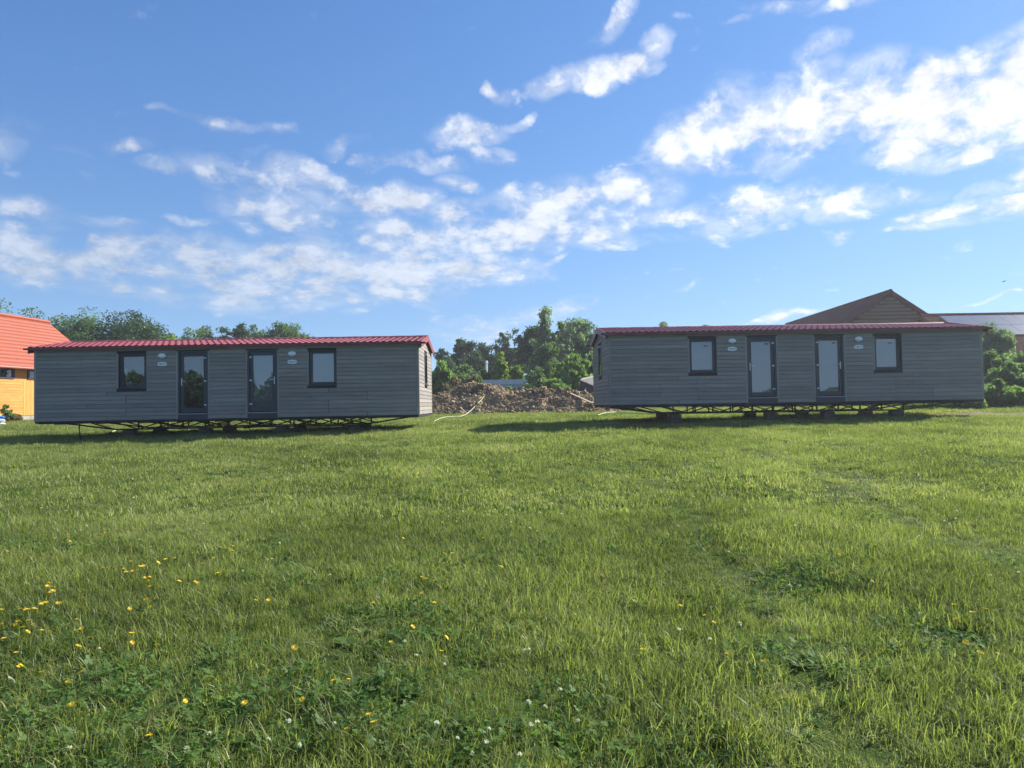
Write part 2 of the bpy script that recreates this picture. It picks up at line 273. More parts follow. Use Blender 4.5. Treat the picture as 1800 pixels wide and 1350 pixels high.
def glass(name, refl=.15, tint=(.75, .8, .82)):
    m = bpy.data.materials.new(name); m.use_nodes = True; t = NT(m.node_tree); t.n.clear()
    tr = t.new('ShaderNodeBsdfTransparent'); tr.inputs[0].default_value = (*tint, 1)
    gl = t.new('ShaderNodeBsdfGlossy'); gl.inputs[0].default_value = (1, 1, 1, 1); gl.inputs[1].default_value = .004
    co = t.new('ShaderNodeTexCoord').outputs['Object']
    b = t.new('ShaderNodeBump'); b.inputs['Strength'].default_value = .15; b.inputs['Distance'].default_value = .003
    t.l.new(t.noise(co, 1.7, 2), b.inputs['Height']); t.l.new(b.outputs[0], gl.inputs['Normal'])
    lw = t.new('ShaderNodeLayerWeight'); lw.inputs[0].default_value = .25
    mx = t.new('ShaderNodeMixShader'); t.l.new(t.m('ADD', lw.outputs['Fresnel'], refl - .05, clamp=True), mx.inputs[0])
    t.l.new(tr.outputs[0], mx.inputs[1]); t.l.new(gl.outputs[0], mx.inputs[2])
    o = t.new('ShaderNodeOutputMaterial'); t.l.new(mx.outputs[0], o.inputs[0])
    return m
def leafy(name, cols, trans=.5, rough=.55, scale=.35, use_attr=True, inst=False, gloss=.03):
    """leaves and blades: diffuse + light passing through, tone by noise and per leaf"""
    m = bpy.data.materials.new(name); m.use_nodes = True; t = NT(m.node_tree); t.n.clear()
    geo = t.new('ShaderNodeNewGeometry'); oi = t.new('ShaderNodeObjectInfo')
    n = t.noise(geo.outputs['Position'], scale, 4, .6)
    at = t.new('ShaderNodeAttribute', attribute_name='rnd')
    f = t.m('ADD', t.m('MULTIPLY', n, .55), t.m('MULTIPLY', at.outputs['Fac'], .45))
    if inst:
        lowf = t.noise(geo.outputs['Position'], .32, 3, .6)
        f = t.m('ADD', t.m('ADD', t.m('MULTIPLY', f, .8), t.m('MULTIPLY', oi.outputs['Random'], .2)), t.m('MULTIPLY_ADD', lowf, .9, -.45))
    k = len(cols)
    c = t.ramp(f, [(.22 + .56 * i / (k - 1), cols[i]) for i in range(k)])
    df = t.new('ShaderNodeBsdfDiffuse'); t.l.new(c, df.inputs[0])
    tl = t.new('ShaderNodeBsdfTranslucent')
    t.l.new(t.v('MULTIPLY', c, (1.14, 1.24, .66)), tl.inputs[0])
    mx = t.new('ShaderNodeMixShader'); mx.inputs[0].default_value = trans
    t.l.new(df.outputs[0], mx.inputs[1]); t.l.new(tl.outputs[0], mx.inputs[2])
    gl = t.new('ShaderNodeBsdfGlossy'); gl.inputs[1].default_value = rough; gl.inputs[0].default_value = (.8, .9, .8, 1)
    m2 = t.new('ShaderNodeMixShader'); m2.inputs[0].default_value = gloss
    t.l.new(mx.outputs[0], m2.inputs[1]); t.l.new(gl.outputs[0], m2.inputs[2])
    o = t.new('ShaderNodeOutputMaterial'); t.l.new(m2.outputs[0], o.inputs[0])
    return m

M = {}
M['siding'] = wood('grey_stained_wood', (.218, .198, .180), (.338, .304, .270), 0, per=.13, streaks=True)
M['siding_end'] = wood('grey_stained_wood_end', (.218, .198, .180), (.338, .304, .270), 1, per=.13, streaks=True)
M['trim'] = wood('grey_stained_trim', (.24, .23, .21), (.36, .34, .30), 2, per=.08)
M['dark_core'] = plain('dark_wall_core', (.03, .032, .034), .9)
M['anthracite'] = plain('anthracite_plastic', (.030, .040, .055), .38, .5, .08, 3)
M['chrome'] = plain('brushed_steel', (.75, .76, .78), .3, .5, .05, 9)
M['white_plastic'] = plain('white_plastic', (.88, .90, .92), .35, .5, .04, 9)
M['grey_plastic'] = plain('grey_plastic', (.35, .36, .38), .4, .5, .04, 9)
M['ink'] = plain('dark_blue_print', (.04, .07, .13), .5)
M['blind'] = plain('pale_roller_blind', (.42, .42, .42), .8, .2, .04, 2)
M['curtain'] = plain('white_curtain', (.8, .78, .68), .8, .2, .05, 8)
M['glass'] = glass('window_glass')
M['roof_red'] = plain('red_coated_metal', (.27, .058, .062), .45, .45, .22, 1.3)
M['roof_dark'] = plain('dark_red_trim_metal', (.20, .035, .05), .45, .5, .1, 3)
M['chassis'] = plain('dark_painted_steel', (.022, .024, .026), .7, .3, .3, 8)
M['rubber'] = plain('black_rubber', (.02, .02, .02), .8)
M['concrete'] = plain('dark_weathered_concrete', (.11, .11, .105), .9, .2, .25, 9, 0, .01)
M['concrete_light'] = plain('pale_concrete', (.50, .44, .36), .9, .2, .15, 5, 0, .01)
M['hose'] = plain('pale_yellow_hose', (.42, .43, .24), .6)
M['plank'] = wood('raw_plank_wood', (.34, .25, .16), (.50, .39, .26), 0)
M['bark'] = plain('bark', (.08, .065, .05), .95, .1, .35, 7, 0, .03)

# ------------------------------------------------------------------ ground sheet
def ground_material():
    m, t, p = material('meadow_soil', .95, .1)
    g = t.new('ShaderNodeNewGeometry').outputs['Position']
    n = t.noise(g, .9, 6, .65); n2 = t.noise(g, 14., 5, .7)
    c = t.ramp(t.m('ADD', t.m('MULTIPLY', n, .6), t.m('MULTIPLY', n2, .4)), [(.3, (.022, .032, .006)), (.5, (.045, .075, .012)), (.7, (.085, .13, .022))])
    sp = t.new('ShaderNodeSeparateXYZ'); t.l.new(g, sp.inputs[0])
    # worn strip of earth and dry grass beside the hedge
    a = t.m('SUBTRACT', 1., t.m('ADD', t.m('POWER', t.m('DIVIDE', t.m('SUBTRACT', sp.outputs[0], 17.), 4.6), 2.), t.m('POWER', t.m('DIVIDE', t.m('SUBTRACT', sp.outputs[1], 23.3), 1.3), 2.)))
    dirt = t.smooth(t.m('ADD', a, t.m('MULTIPLY_ADD', n, 1.6, -.8)), .0, .5)
    c = t.mix(dirt, c, t.ramp(n2, [(.3, (.13, .09, .06)), (.7, (.26, .20, .13))]))
    t.l.new(c, p.inputs['Base Color'])
    b = t.new('ShaderNodeBump'); b.inputs['Strength'].default_value = .8; b.inputs['Distance'].default_value = .05
    t.l.new(n2, b.inputs['Height']); t.l.new(b.outputs[0], p.inputs['Normal'])
    return m
def build_ground():
    u = np.linspace(-1, 1, 261); xs = np.sign(u) * (np.abs(u) * 22 + 250 * np.abs(u) ** 5)
    v = np.linspace(0, 1, 330); ys = -3 + v * 42 + 260 * v ** 7
    ys = np.concatenate([[-260, -180, -100, -60, -30, -15, -8, -5], ys])
    X, Y = np.meshgrid(xs, ys); Z = gz(X, Y)
    V = np.stack([X, Y, Z], -1).reshape(-1, 3); w = len(xs); h = len(ys)
    i = np.arange((h - 1) * w).reshape(h - 1, w)[:, :-1].ravel()
    F = np.stack([i, i + 1, i + w + 1, i + w], 1)
    me = np_mesh('ground', V, F, [ground_material()], smooth=True)
    tag(link(bpy.data.objects.new('ground', me)), 'gently rising meadow ground under the grass', kind='structure')
build_ground()
def build_haze():
    b = MB(); b.box(-285, 285, -275, 312, -3.2, 19)
    m = bpy.data.materials.new('haze'); m.use_nodes = True; t = NT(m.node_tree); t.n.clear()
    v = t.new('ShaderNodeVolumePrincipled'); v.inputs['Color'].default_value = (.93, .96, 1, 1); v.inputs['Density'].default_value = HAZE; v.inputs['Anisotropy'].default_value = .35
    o = t.new('ShaderNodeOutputMaterial'); t.l.new(v.outputs[0], o.inputs['Volume'])
    tag(b.build('haze', m), 'thin pale summer air that softens the far trees', kind='stuff')
HAZE = .0008
build_haze()

# ------------------------------------------------------------------ the two cabins
CW, CH, CL = 4.15, 2.30, 12.0            # depth, wall height, length
RISE = .335
NROW = 18; BH = CH / NROW
WIN = [(2.60, 3.45), (8.55, 9.40)]; DOOR = [(4.45, 5.38), (6.62, 7.55)]
WZ = (1.0, 2.085); DZ = (0.0, 2.14)
def unit_board(name, mat):
    b = MB()      # lap board: slightly thicker at its lower edge, rounded nose
    pr = [(0, .038), (-.016, .043), (-.021, .078), (-.017, .90), (-.010, .985), (0, 1.0)]
    vs = [(x, y, z) for x in (0, 1) for (y, z) in pr]; n = len(pr)
    fs = [(i, i + 1, n + i + 1, n + i)[::-1] for i in range(n - 1)] + [tuple(range(n)), tuple(range(2 * n - 1, n - 1, -1))]
    b.add(vs, fs); return b.mesh(name, mat)
BOARD = unit_board('board', M['siding'])
def slope_tile():
    b = MB(); n = 8; w = .2; L = .47
    prof = []
    for i in range(n + 1):
        f = i / n; prof.append((f * w, .030 * max(0, math.sin(math.pi * min(1, f / .62))) ** .8 if f < .62 else .0))
    vs = []
    for (yy, dz) in ((0, .014), (L, -.004)):
        vs += [(x, yy, z + dz + .012) for x, z in prof]
    vs += [(x, 0.004, z - .016) for x, z in prof]
    m = n + 1
    fs = [(i, i + 1, m + i + 1, m + i) for i in range(n)] + [(2 * m + i, 2 * m + i + 1, i + 1, i) for i in range(n)]
    b.add(vs, fs); return b.mesh('roof_tile', M['roof_red'])
TILE = slope_tile()
def put(name, mesh, parent, loc=(0, 0, 0), scale=(1, 1, 1), rot=(0, 0, 0)):
    o = bpy.data.objects.new(name, mesh); o.location = loc; o.scale = scale; o.rotation_euler = rot; return link(o, parent)
def lettering(text, size, mat, parent, loc, rot, name='lettering'):
    cu = bpy.data.curves.new(name, 'FONT'); cu.body = text; cu.size = size; cu.align_x = 'CENTER'; cu.align_y = 'CENTER'; cu.extrude = .001
    tmp = bpy.data.objects.new('tmp', cu); COL.objects.link(tmp); bpy.context.view_layer.update()
    me = bpy.data.meshes.new_from_object(tmp.evaluated_get(bpy.context.evaluated_depsgraph_get()))
    bpy.data.objects.remove(tmp); me.materials.clear(); me.materials.append(mat)
    o = bpy.data.objects.new(name, me); o.location = loc; o.rotation_euler = rot; return link(o, parent)

def cabin(loc, yaw, tilt, label, blinds, stickers):
    root = empty('mobile_cabin', loc, (0, -tilt, yaw)); tag(root, label, 'mobile home', 'grey wooden mobile cabins on the meadow')
    # structural shell with real openings, open inside
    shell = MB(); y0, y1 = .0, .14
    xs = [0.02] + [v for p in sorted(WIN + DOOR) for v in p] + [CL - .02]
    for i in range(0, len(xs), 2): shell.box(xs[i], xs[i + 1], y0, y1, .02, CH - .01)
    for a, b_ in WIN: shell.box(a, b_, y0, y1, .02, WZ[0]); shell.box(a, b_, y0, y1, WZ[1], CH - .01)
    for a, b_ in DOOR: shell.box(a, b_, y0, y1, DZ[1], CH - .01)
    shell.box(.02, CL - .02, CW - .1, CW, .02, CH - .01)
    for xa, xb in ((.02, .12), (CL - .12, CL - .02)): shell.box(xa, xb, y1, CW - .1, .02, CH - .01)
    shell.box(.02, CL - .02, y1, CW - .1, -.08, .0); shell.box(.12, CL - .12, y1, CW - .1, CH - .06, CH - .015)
    for xa, xb in ((.02, .1), (CL - .1, CL - .02)):
        shell.add([(xa, 0, CH - .01), (xa, CW, CH - .01), (xa, CW / 2, CH + RISE - .03), (xb, 0, CH - .01), (xb, CW, CH - .01), (xb, CW / 2, CH + RISE - .03)],
                  [(0, 2, 1), (3, 4, 5), (0, 3, 5, 2), (2, 5, 4, 1)])
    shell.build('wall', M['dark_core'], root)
    fl = MB(); fl.box(.01, CL - .01, -.006, CW, -.06, -.0); fl.build('floor_rim', M['chassis'], root)
    bk = MB(); bk.box(0, CL, CW + .002, CW + .02, 0, CH); bk.build('back_cladding', M['siding'], root)
    # front boards, cut round the openings with a trim strip left free
    TW = .055
    for r in range(NROW):
        z0 = r * BH; z1 = z0 + BH
        cuts = []
        for a, b_ in WIN:
            if z1 > WZ[0] - .045 and z0 < WZ[1] + .02: cuts.append((a - TW, b_ + .018))
        for a, b_ in DOOR:
            if z0 < DZ[1] + .02: cuts.append((a - TW, b_ + TW))
        cuts.sort(); x = .07; segs = []
        for a, b_ in cuts: segs.append((x, a)); x = b_
        segs.append((x, CL - .07))
        for a, b_ in segs:
            n = 1
            parts = [(a, b_)]
            if b_ - a > 4: c = a + (b_ - a) * random.choice((.36, .5, .64)); parts = [(a, c - .005), (c + .005, b_)]
            for p, q in parts:
                put('board', BOARD, root, (p + .002, -.002 - random.random() * .002, z0), (q - p - .004, 1, BH))
    # trim strips
    def trim(x0, x1, z0, z1):
        b = MB(); b.box(x0, x1, -.024, -.001, z0, z1); b.build('trim_strip', M['trim'], root)
    for x0 in (0., CL - .066): trim(x0, x0 + .066, 0, CH)
    for a, b_ in WIN: trim(a - TW, a - .004, WZ[0], WZ[1] + .005)
    for a, b_ in DOOR: trim(a - TW, a - .004, .0, DZ[1]); trim(b_ + .004, b_ + TW, .0, DZ[1])
    # gable ends
    EW = (1.68, 2.48)
    for side in (0, 1):
        sx = 0 if side == 0 else CL; sg = -1 if side == 0 else 1
        def eb(y_a, y_b, z0, z1, ya2=None, yb2=None):
            ya2 = y_a if ya2 is None else ya2; yb2 = y_b if yb2 is None else yb2
            t_ = .018
            A = sx + sg * .001
            vs = [(A, y_a, z0 + .011), (A, y_b, z0 + .011), (A, yb2, z1), (A, ya2, z1),
                  (A + sg * t_, y_a, z0 + .011), (A + sg * t_, y_b, z0 + .011), (A + sg * t_ * .6, yb2, z1 - .002), (A + sg * t_ * .6, ya2, z1 - .002)]
            fs = [(0, 1, 2, 3), (7, 6, 5, 4), (0, 4, 5, 1), (1, 5, 6, 2), (2, 6, 7, 3), (3, 7, 4, 0)]
            if side == 1: fs = [f[::-1] for f in fs]
            b = MB(); b.add(vs, fs); b.build('board', M['siding_end'], root)
        for r in range(NROW):
            z0 = r * BH; z1 = z0 + BH
            if z1 > WZ[0] - .04 and z0 < WZ[1]: eb(.07, EW[0] - .004, z0, z1); eb(EW[1] + .004, CW - .07, z0, z1)
            else: eb(.07, CW - .07, z0, z1)
        r = NROW
        while r * BH < CH + RISE - .03:
            z0 = r * BH; z1 = min(z0 + BH, CH + RISE - .01)
            w0 = (CH + RISE - z0) / RISE * CW / 2; w1 = max(0.01, (CH + RISE - z1) / RISE * CW / 2)
            eb(CW / 2 - w0 + .02, CW / 2 + w0 - .02, z0, z1, CW / 2 - w1 + .02, CW / 2 + w1 - .02); r += 1
        for ya in (-.001, CW - .068):
            b = MB(); xa = sx + sg * .022; b.box(min(sx, xa), max(sx, xa), ya, ya + .066, 0, CH - .02); b.build('trim_strip', M['trim'], root)
        # end window
        fr = MB(); xa, xb = (sx - .03, sx + .02) if side == 0 else (sx - .02, sx + .03)
        fr.box(xa, xb, EW[0], EW[0] + .07, WZ[0], WZ[1]); fr.box(xa, xb, EW[1] - .07, EW[1], WZ[0], WZ[1])
        fr.box(xa, xb, EW[0] + .07, EW[1] - .07, WZ[0], WZ[0] + .08); fr.box(xa, xb, EW[0] + .07, EW[1] - .07, WZ[1] - .07, WZ[1])
        wf = fr.build('window', M['anthracite'], root)
        g = MB(); xm = sx - sg * .0; g.box(xm - .004, xm + .004, EW[0] + .07, EW[1] - .07, WZ[0] + .08, WZ[1] - .07); g.build('pane', M['glass'], wf)
        s = MB(); s.box(min(sx, sx + sg * .07), max(sx, sx + sg * .07), EW[0] - .03, EW[1] + .03, WZ[0] - .03, WZ[0] - .003); s.build('sill', M['anthracite'], wf)
    # front windows
    for k, (a, b_) in enumerate(WIN):
        yf = .055
        f = MB(); F = .085
        f.box(a + .002, a + F, yf, yf + .07, WZ[0] + .002, WZ[1] - .002); f.box(b_ - F, b_ - .002, yf, yf + .07, WZ[0] + .002, WZ[1] - .002)
        f.box(a + F, b_ - F, yf, yf + .07, WZ[0] + .002, WZ[0] + F + .01); f.box(a + F, b_ - F, yf, yf + .07, WZ[1] - F, WZ[1] - .002)
        # dark lining of the opening and thin outer edge
        for (p, q, u, v) in ((a - .003, a + .012, WZ[0], WZ[1]), (b_ - .012, b_ + .014, WZ[0], WZ[1])):
            f.box(p, q, -.026, yf, u, v)
        f.box(a + .012, b_ - .012, -.026, yf, WZ[1] - .012, WZ[1] + .01)
        w = f.build('window', M['anthracite'], root, bevel=.004)
        s = MB(); s.add([(a - .02, -.05, WZ[0] - .018), (b_ + .015, -.05, WZ[0] - .018), (b_ + .02, yf, WZ[0] - .002), (a - .03, yf, WZ[0] - .002),
                         (a - .02, -.05, WZ[0] - .005), (b_ + .015, -.05, WZ[0] - .005), (b_ + .02, yf, WZ[0] + .012), (a - .03, yf, WZ[0] + .012)],
                        [(0, 3, 2, 1), (4, 5, 6, 7), (0, 1, 5, 4), (1, 2, 6, 5), (3, 0, 4, 7)])
        s.build('sill', M['anthracite'], w)
        g = MB(); g.box(a + F, b_ - F, yf + .045, yf + .055, WZ[0] + F + .01, WZ[1] - F); g.build('pane', M['glass'], w)
        if blinds[0 if k == 0 else 3]:
            g = MB(); g.box(a + .04, b_ - .04, .145, .15, WZ[0] + .02, WZ[1] - .02); g.build('blind', M['blind'], w)
            if stickers:
                g = MB(); g.box(b_ - .36, b_ - .24, yf + .040, yf + .0445, WZ[1] - .24, WZ[1] - .2); g.build('sticker', M['ink'], w)
        else:
            g = MB(); x0 = a + .1
            g.add([(x0, .20, 1.70), (x0, .20, 1.30), (x0 + .13, .22, 1.30), (x0, .24, 1.22), (x0, .24, 1.06), (x0 + .17, .25, 1.06), (x0 + .17, .25, 1.22)], [(0, 1, 2), (3, 4, 5, 6)])
            g.build('curtain', M['curtain'], w)
    # doors
    for k, (a, b_) in enumerate(DOOR):
        yf = .05; hz = k == 0       # first door: handle on its left
        kick = .17
        f = MB()
        f.box(a, a + .05, -.02, yf + .06, kick, DZ[1]); f.box(b_ - .05, b_, -.02, yf + .06, kick, DZ[1]); f.box(a + .05, b_ - .05, -.02, yf + .06, DZ[1] - .05, DZ[1])
        f.box(a + .054, a + .15, yf - .02, yf + .05, kick + .03, DZ[1] - .054); f.box(b_ - .15, b_ - .054, yf - .02, yf + .05, kick + .03, DZ[1] - .054)
        f.box(a + .15, b_ - .15, yf - .02, yf + .05, kick + .03, kick + .17); f.box(a + .15, b_ - .15, yf - .02, yf + .05, DZ[1] - .17, DZ[1] - .054)
        d = f.build('door', M['anthracite'], root, bevel=.004)
        g = MB(); g.box(a + .15, b_ - .15, yf + .01, yf + .02, kick + .17, DZ[1] - .17); g.build('pane', M['glass'], d)
        g = MB(); g.box(a + .02, b_ - .02, -.05, yf + .06, kick - .02, kick + .004); g.build('threshold', M['grey_plastic'], d)
        g = MB(); g.box(a - .005, b_ + .005, -.03, yf + .06, -.02, kick - .022); g.build('kick_panel', M['anthracite'], d)
        if blinds[1 if k == 0 else 2]:
            g = MB(); g.box(a + .08, b_ - .08, .145, .15, kick + .05, DZ[1] - .05); g.build('blind', M['blind'], d)
            if stickers:
                g = MB(); g.box(b_ - .34, b_ - .22, yf + .004, yf + .009, DZ[1] - .27, DZ[1] - .22); g.build('sticker', M['ink'], d)
        hx = a + .10 if hz else b_ - .10; s = 1 if hz else -1
        h = MB(); h.box(hx - .015, hx + .015, yf - .032, yf - .02, 1.05, 1.29); h.tube([(hx, yf - .03, 1.2), (hx, yf - .07, 1.2), (hx + s * .13, yf - .075, 1.195)], .011, 6)
        h.build('handle', M['chrome'], d)
        xx = b_ - .075 if hz else a + .075
        for z in (.42, 1.17, 1.90):
            h = MB(); h.box(xx - .05, xx + .05, yf - .036, yf - .02, z, z + .035); xs_ = xx + .035 if hz else xx - .035
            h.tube([(xs_, yf - .03, z - .03), (xs_, yf - .03, z + .06)], .012, 6); h.build('hinge', M['white_plastic'], d)
    # bulkhead lamps and name plates
    for x in (3.97, 8.03):
        b = MB(); n = 20; m_ = 5
        for (r0, yy) in ((1.0, -.02), (1.0, -.055)): pass
        vs = [(x + .135 * math.cos(2 * math.pi * i / n), -.024, 2.0 + .088 * math.sin(2 * math.pi * i / n)) for i in range(n)]
        vs += [(x + .135 * math.cos(2 * math.pi * i / n), -.05, 2.0 + .088 * math.sin(2 * math.pi * i / n)) for i in range(n)]
        b.add(vs, [(i, (i + 1) % n, n + (i + 1) % n, n + i) for i in range(n)] + [tuple(range(n, 2 * n))])
        lamp = b.build('wall_lamp', M['grey_plastic'], root)
        vs = []; fs = []
        for j in range(m_):
            t = j / (m_ - 1) * math.pi / 2 * .96
            vs += [(x + .122 * math.cos(t) * math.cos(2 * math.pi * i / n), -.051 - .06 * math.sin(t), 2.0 + .077 * math.cos(t) * math.sin(2 * math.pi * i / n)) for i in range(n)]
        for j in range(m_ - 1): fs += [(j * n + i, j * n + (i + 1) % n, (j + 1) * n + (i + 1) % n, (j + 1) * n + i) for i in range(n)]
        fs.append(tuple(range((m_ - 1) * n, m_ * n)))
        b = MB(); b.add(vs, fs); b.build('lamp_cover', M['white_plastic'], lamp, smooth=True)
        # name plate: barrel shaped board
        b = MB(); pts = []
        for i in range(9):
            f_ = i / 8; pts.append((x - .13 + .26 * f_, 1.745 + .045 + .022 * math.sin(math.pi * f_)))
        pts.append((x + .150, 1.745))
        for i in range(9):
            f_ = i / 8; pts.append((x + .13 - .26 * f_, 1.745 - .045 - .022 * math.sin(math.pi * f_)))
        pts.append((x - .150, 1.745)); n_ = len(pts)
        b.add([(p, -.024, z) for p, z in pts] + [(p, -.034, z) for p, z in pts], [tuple(range(n_, 2 * n_))[::-1]] + [(i, (i + 1) % n_, n_ + (i + 1) % n_, n_ + i) for i in range(n_)])
        pl = b.build('name_plate', M['white_plastic'], root)
        lettering('ARETA', .078, M['ink'], pl, (x, -.0365, 1.745), (R(90), 0, 0))
        b = MB(); b.box(x - .05, x + .06, -.037, -.035, 1.702, 1.709); b.build('underline', M['ink'], pl)
    # roof
    slope = math.atan2(RISE, CW / 2); OH = .13
    sh = MB(); zr = CH + RISE + .02; ze = CH + .02 - OH * math.tan(slope); ov = .10
    for t_ in (0, -.035):
        pass
    a0, a1 = -ov, CL + ov
    V = [(a0, -OH, ze), (a1, -OH, ze), (a1, CW / 2, zr), (a0, CW / 2, zr), (a0, CW + OH, ze), (a1, CW + OH, ze)]
    V += [(p[0], p[1], p[2] - .03) for p in V]
    sh.add(V, [(0, 1, 2, 3), (3, 2, 5, 4), (7, 6, 9, 8), (8, 9, 10, 11), (0, 6, 7, 1), (4, 5, 11, 10), (0, 3, 9, 6), (3, 4, 10, 9), (1, 7, 8, 2), (2, 8, 11, 5)])
    roof = sh.build('roof', M['roof_dark'], root)
    ncol = 60; w = (CL + 2 * ov) / ncol; Ls = (CW / 2 + OH) / math.cos(slope); step = Ls / 5
    for r in range(5):
        for c in range(ncol):
            yy = -OH + r * step * math.cos(slope); zz = ze + r * step * math.sin(slope)
            put('roof_tile', TILE, roof, (a0 + c * w, yy, zz + .004), (w / .2, step / .45, 1), (slope, 0, 0))
    bt = MB()
    for r in range(5):
        for c in range(ncol):
            x0 = a0 + c * w; q = MB()
            yy = CW + OH - r * step * math.cos(slope); zz = ze + r * step * math.sin(slope); y2 = yy - step * math.cos(slope); z2 = zz + step * math.sin(slope)
            bt.add([(x0, yy, zz + .03), (x0 + w * .5, yy, zz + .05), (x0 + w, yy, zz + .03), (x0, y2, z2 + .01), (x0 + w * .5, y2, z2 + .03), (x0 + w, y2, z2 + .01)], [(0, 3, 4, 1), (1, 4, 5, 2)])
    tag(bt.build('rear_tiles', M['roof_red'], roof), kind='stuff')
    rc = MB(); zc = zr + .012
    for i in range(30):
        x0 = a0 + i * (CL + 2 * ov) / 30; x1 = x0 + (CL + 2 * ov) / 30 + .02; e = .004 * (i % 2)
        rc.add([(x0, CW / 2 - .10, zc + .018), (x0, CW / 2 - .05, zc + .055 + e), (x0, CW / 2, zc + .066 + e), (x0, CW / 2 + .05, zc + .055 + e), (x0, CW / 2 + .10, zc + .018),
                (x1, CW / 2 - .10, zc + .018), (x1, CW / 2 - .05, zc + .055 + e), (x1, CW / 2, zc + .066 + e), (x1, CW / 2 + .05, zc + .055 + e), (x1, CW / 2 + .10, zc + .018)],
               [(0, 1, 6, 5)[::-1], (1, 2, 7, 6)[::-1], (2, 3, 8, 7)[::-1], (3, 4, 9, 8)[::-1]])
    rc.build('ridge_cap', M['roof_red'], roof)
    ed = MB(); ed.box(a0, a1, -OH - .02, -OH - .002, ze - .06, ze + .012); ed.build('eave_trim', M['roof_dark'], roof)
    for xx, sg in ((a0, -1), (a1, 1)):
        for (ya, yb) in ((-OH - .02, CW / 2), (CW + OH + .02, CW / 2)):
            v = MB(); xa, xb = sorted((xx, xx + sg * .022))
            vs = [(xa, ya, ze - .17), (xb, ya, ze - .17), (xb, yb, zr - .12), (xa, yb, zr - .12), (xa, ya, ze + .035), (xb, ya, ze + .035), (xb, yb, zr + .085), (xa, yb, zr + .085)]
            fs = [(0, 3, 2, 1), (4, 5, 6, 7), (0, 1, 5, 4), (1, 2, 6, 5), (2, 3, 7, 6), (3, 0, 4, 7)]
            v.add(vs, fs); v.build('verge_trim', M['roof_red'], roof)
        for yy in (-OH + .01, CW + OH - .01):
            v = MB(); xa, xb = sorted((xx + sg * .024, xx + sg * .15)); v.box(xa, xb, yy - .05, yy + .05, ze - .05, ze + .0); v.build('purlin_end', M['chassis'], roof)
    # steel chassis: two lattice girders, cross members, axle
    ch = MB()
    for yy in (.95, 2.95):
        ch.box(.25, CL - .3, yy - .03, yy + .03, -.088, -.062)
    for x in (.6, 1.9, 3.2, 4.4, 5.6, 6.8, 8.0, 9.2, 10.4, 11.4): ch.box(x - .025, x + .025, .05, CW - .05, -.103, -.064)
    ch.build('chassis_beam', M['chassis'], root)
    for yy in (.95, 2.95):
        lo = -.31; xa, xb = 2.0, 9.95
        b = MB(); b.bar((xa, yy, lo), (xb, yy, lo), .05, .045); b.bar((xa, yy, lo), (.4, yy, -.085), .05, .045); b.bar((xb, yy, lo), (CL - .5, yy, -.085), .05, .045); b.build('lower_chord', M['chassis'], root)
        n = 11
        for i in range(n):
            x0 = xa + (xb - xa) * i / n; x1 = xa + (xb - xa) * (i + 1) / n
            off = .25 if yy > 2 else 0
            b = MB()
            if i % 2: b.bar((x0 + off, yy, lo), (x1 + off, yy, -.085), .035, .035)
            else: b.bar((x0 + off, yy, -.085), (x1 + off, yy, lo), .035, .035)
            b.build('strut', M['chassis'], root)
            b = MB(); b.bar((x1, yy, lo), (x1, yy, -.085), .04, .04); b.build('strut', M['chassis'], root)
        b = MB(); b.bar((xa - .8, yy, -.085), (xa, yy, lo), .035, .035); b.build('strut', M['chassis'], root)
    b = MB()
    for x in (3.0, 4.6, 6.2, 7.8, 9.3):
        b.bar((x, .95, -.31), (x + .5, 2.95, -.085), .035, .035); b.bar((x, .95, -.085), (x + .5, 2.95, -.31), .035, .035)
    b.build('cross_brace', M['chassis'], root)
    ax = MB(); ax.tube([(6.3, .55, -.31), (6.3, 3.6, -.31)], .04, 8); ax.build('axle', M['chassis'], root)
    return root

CA = ((-14.953, 21.379, EYE - .326), .022, .0035)
CB = ((3.1225, 21.926, EYE - .0758), -.0018, .0008)
cabin(*CA, 'long grey timber mobile cabin on the left with dark see-through glass in its left window', (False, False, True, True), False)
cabin(*CB, 'long grey timber mobile cabin on the right in front of the brick gable', (True, True, True, True), True)

# concrete supports under the chassis girders
def local(C, x, y):
    (ox, oy, oz), yaw, tl = C
    return ox + x * math.cos(yaw) - y * math.sin(yaw), oy + x * math.sin(yaw) + y * math.cos(yaw), oz + x * math.sin(tl)
ords = ['first', 'second', 'third', 'fourth']
for C, nm, pos in ((CA, 'left', (2.45, 4.9, 7.4, 9.75)), (CB, 'right', (2.3, 5.5, 7.4, 9.7))):
    for row, yy in (('front', .95), ('rear', 2.95)):
        for i, x in enumerate(pos):
            X, Y, Z = local(C, x, yy); top = Z - .336; g = G(X, Y) - .06
            r = empty('concrete_support', (X, Y, g), (0, 0, random.uniform(-.1, .1)))
            h = top - g; w = .20
            pb = MB(); pb.box(-w, w, -.2, .2, 0, h * .55 - .004); a = pb.build('block', M['concrete'], r, bevel=.01)
            pb = MB(); pb.box(-w + .03, w - .02, -.19, .18, h * .55, h); pb.build('block', M['concrete'], r, bevel=.01)
            tag(r, '%s concrete block support from the left in the %s row under the %s grey cabin' % (ords[i], row, nm), 'concrete block', 'concrete blocks propping up the cabins')

# ------------------------------------------------------------------ bearings measured on site: (px, py) of an 1800x1350 survey picture at distance Y
def at(px, py, Y):
    a, b = (px - 900) / 1200, (675 - py) / 1200
    u = a * math.cos(.0151) + b * math.sin(.0151); w = -a * math.sin(.0151) + b * math.cos(.0151)
    d = (u, math.cos(.0298) - w * math.sin(.0298), math.sin(.0298) + w * math.cos(.0298)); k = Y / d[1]
    return Vector((d[0] * k, Y, EYE + d[2] * k))

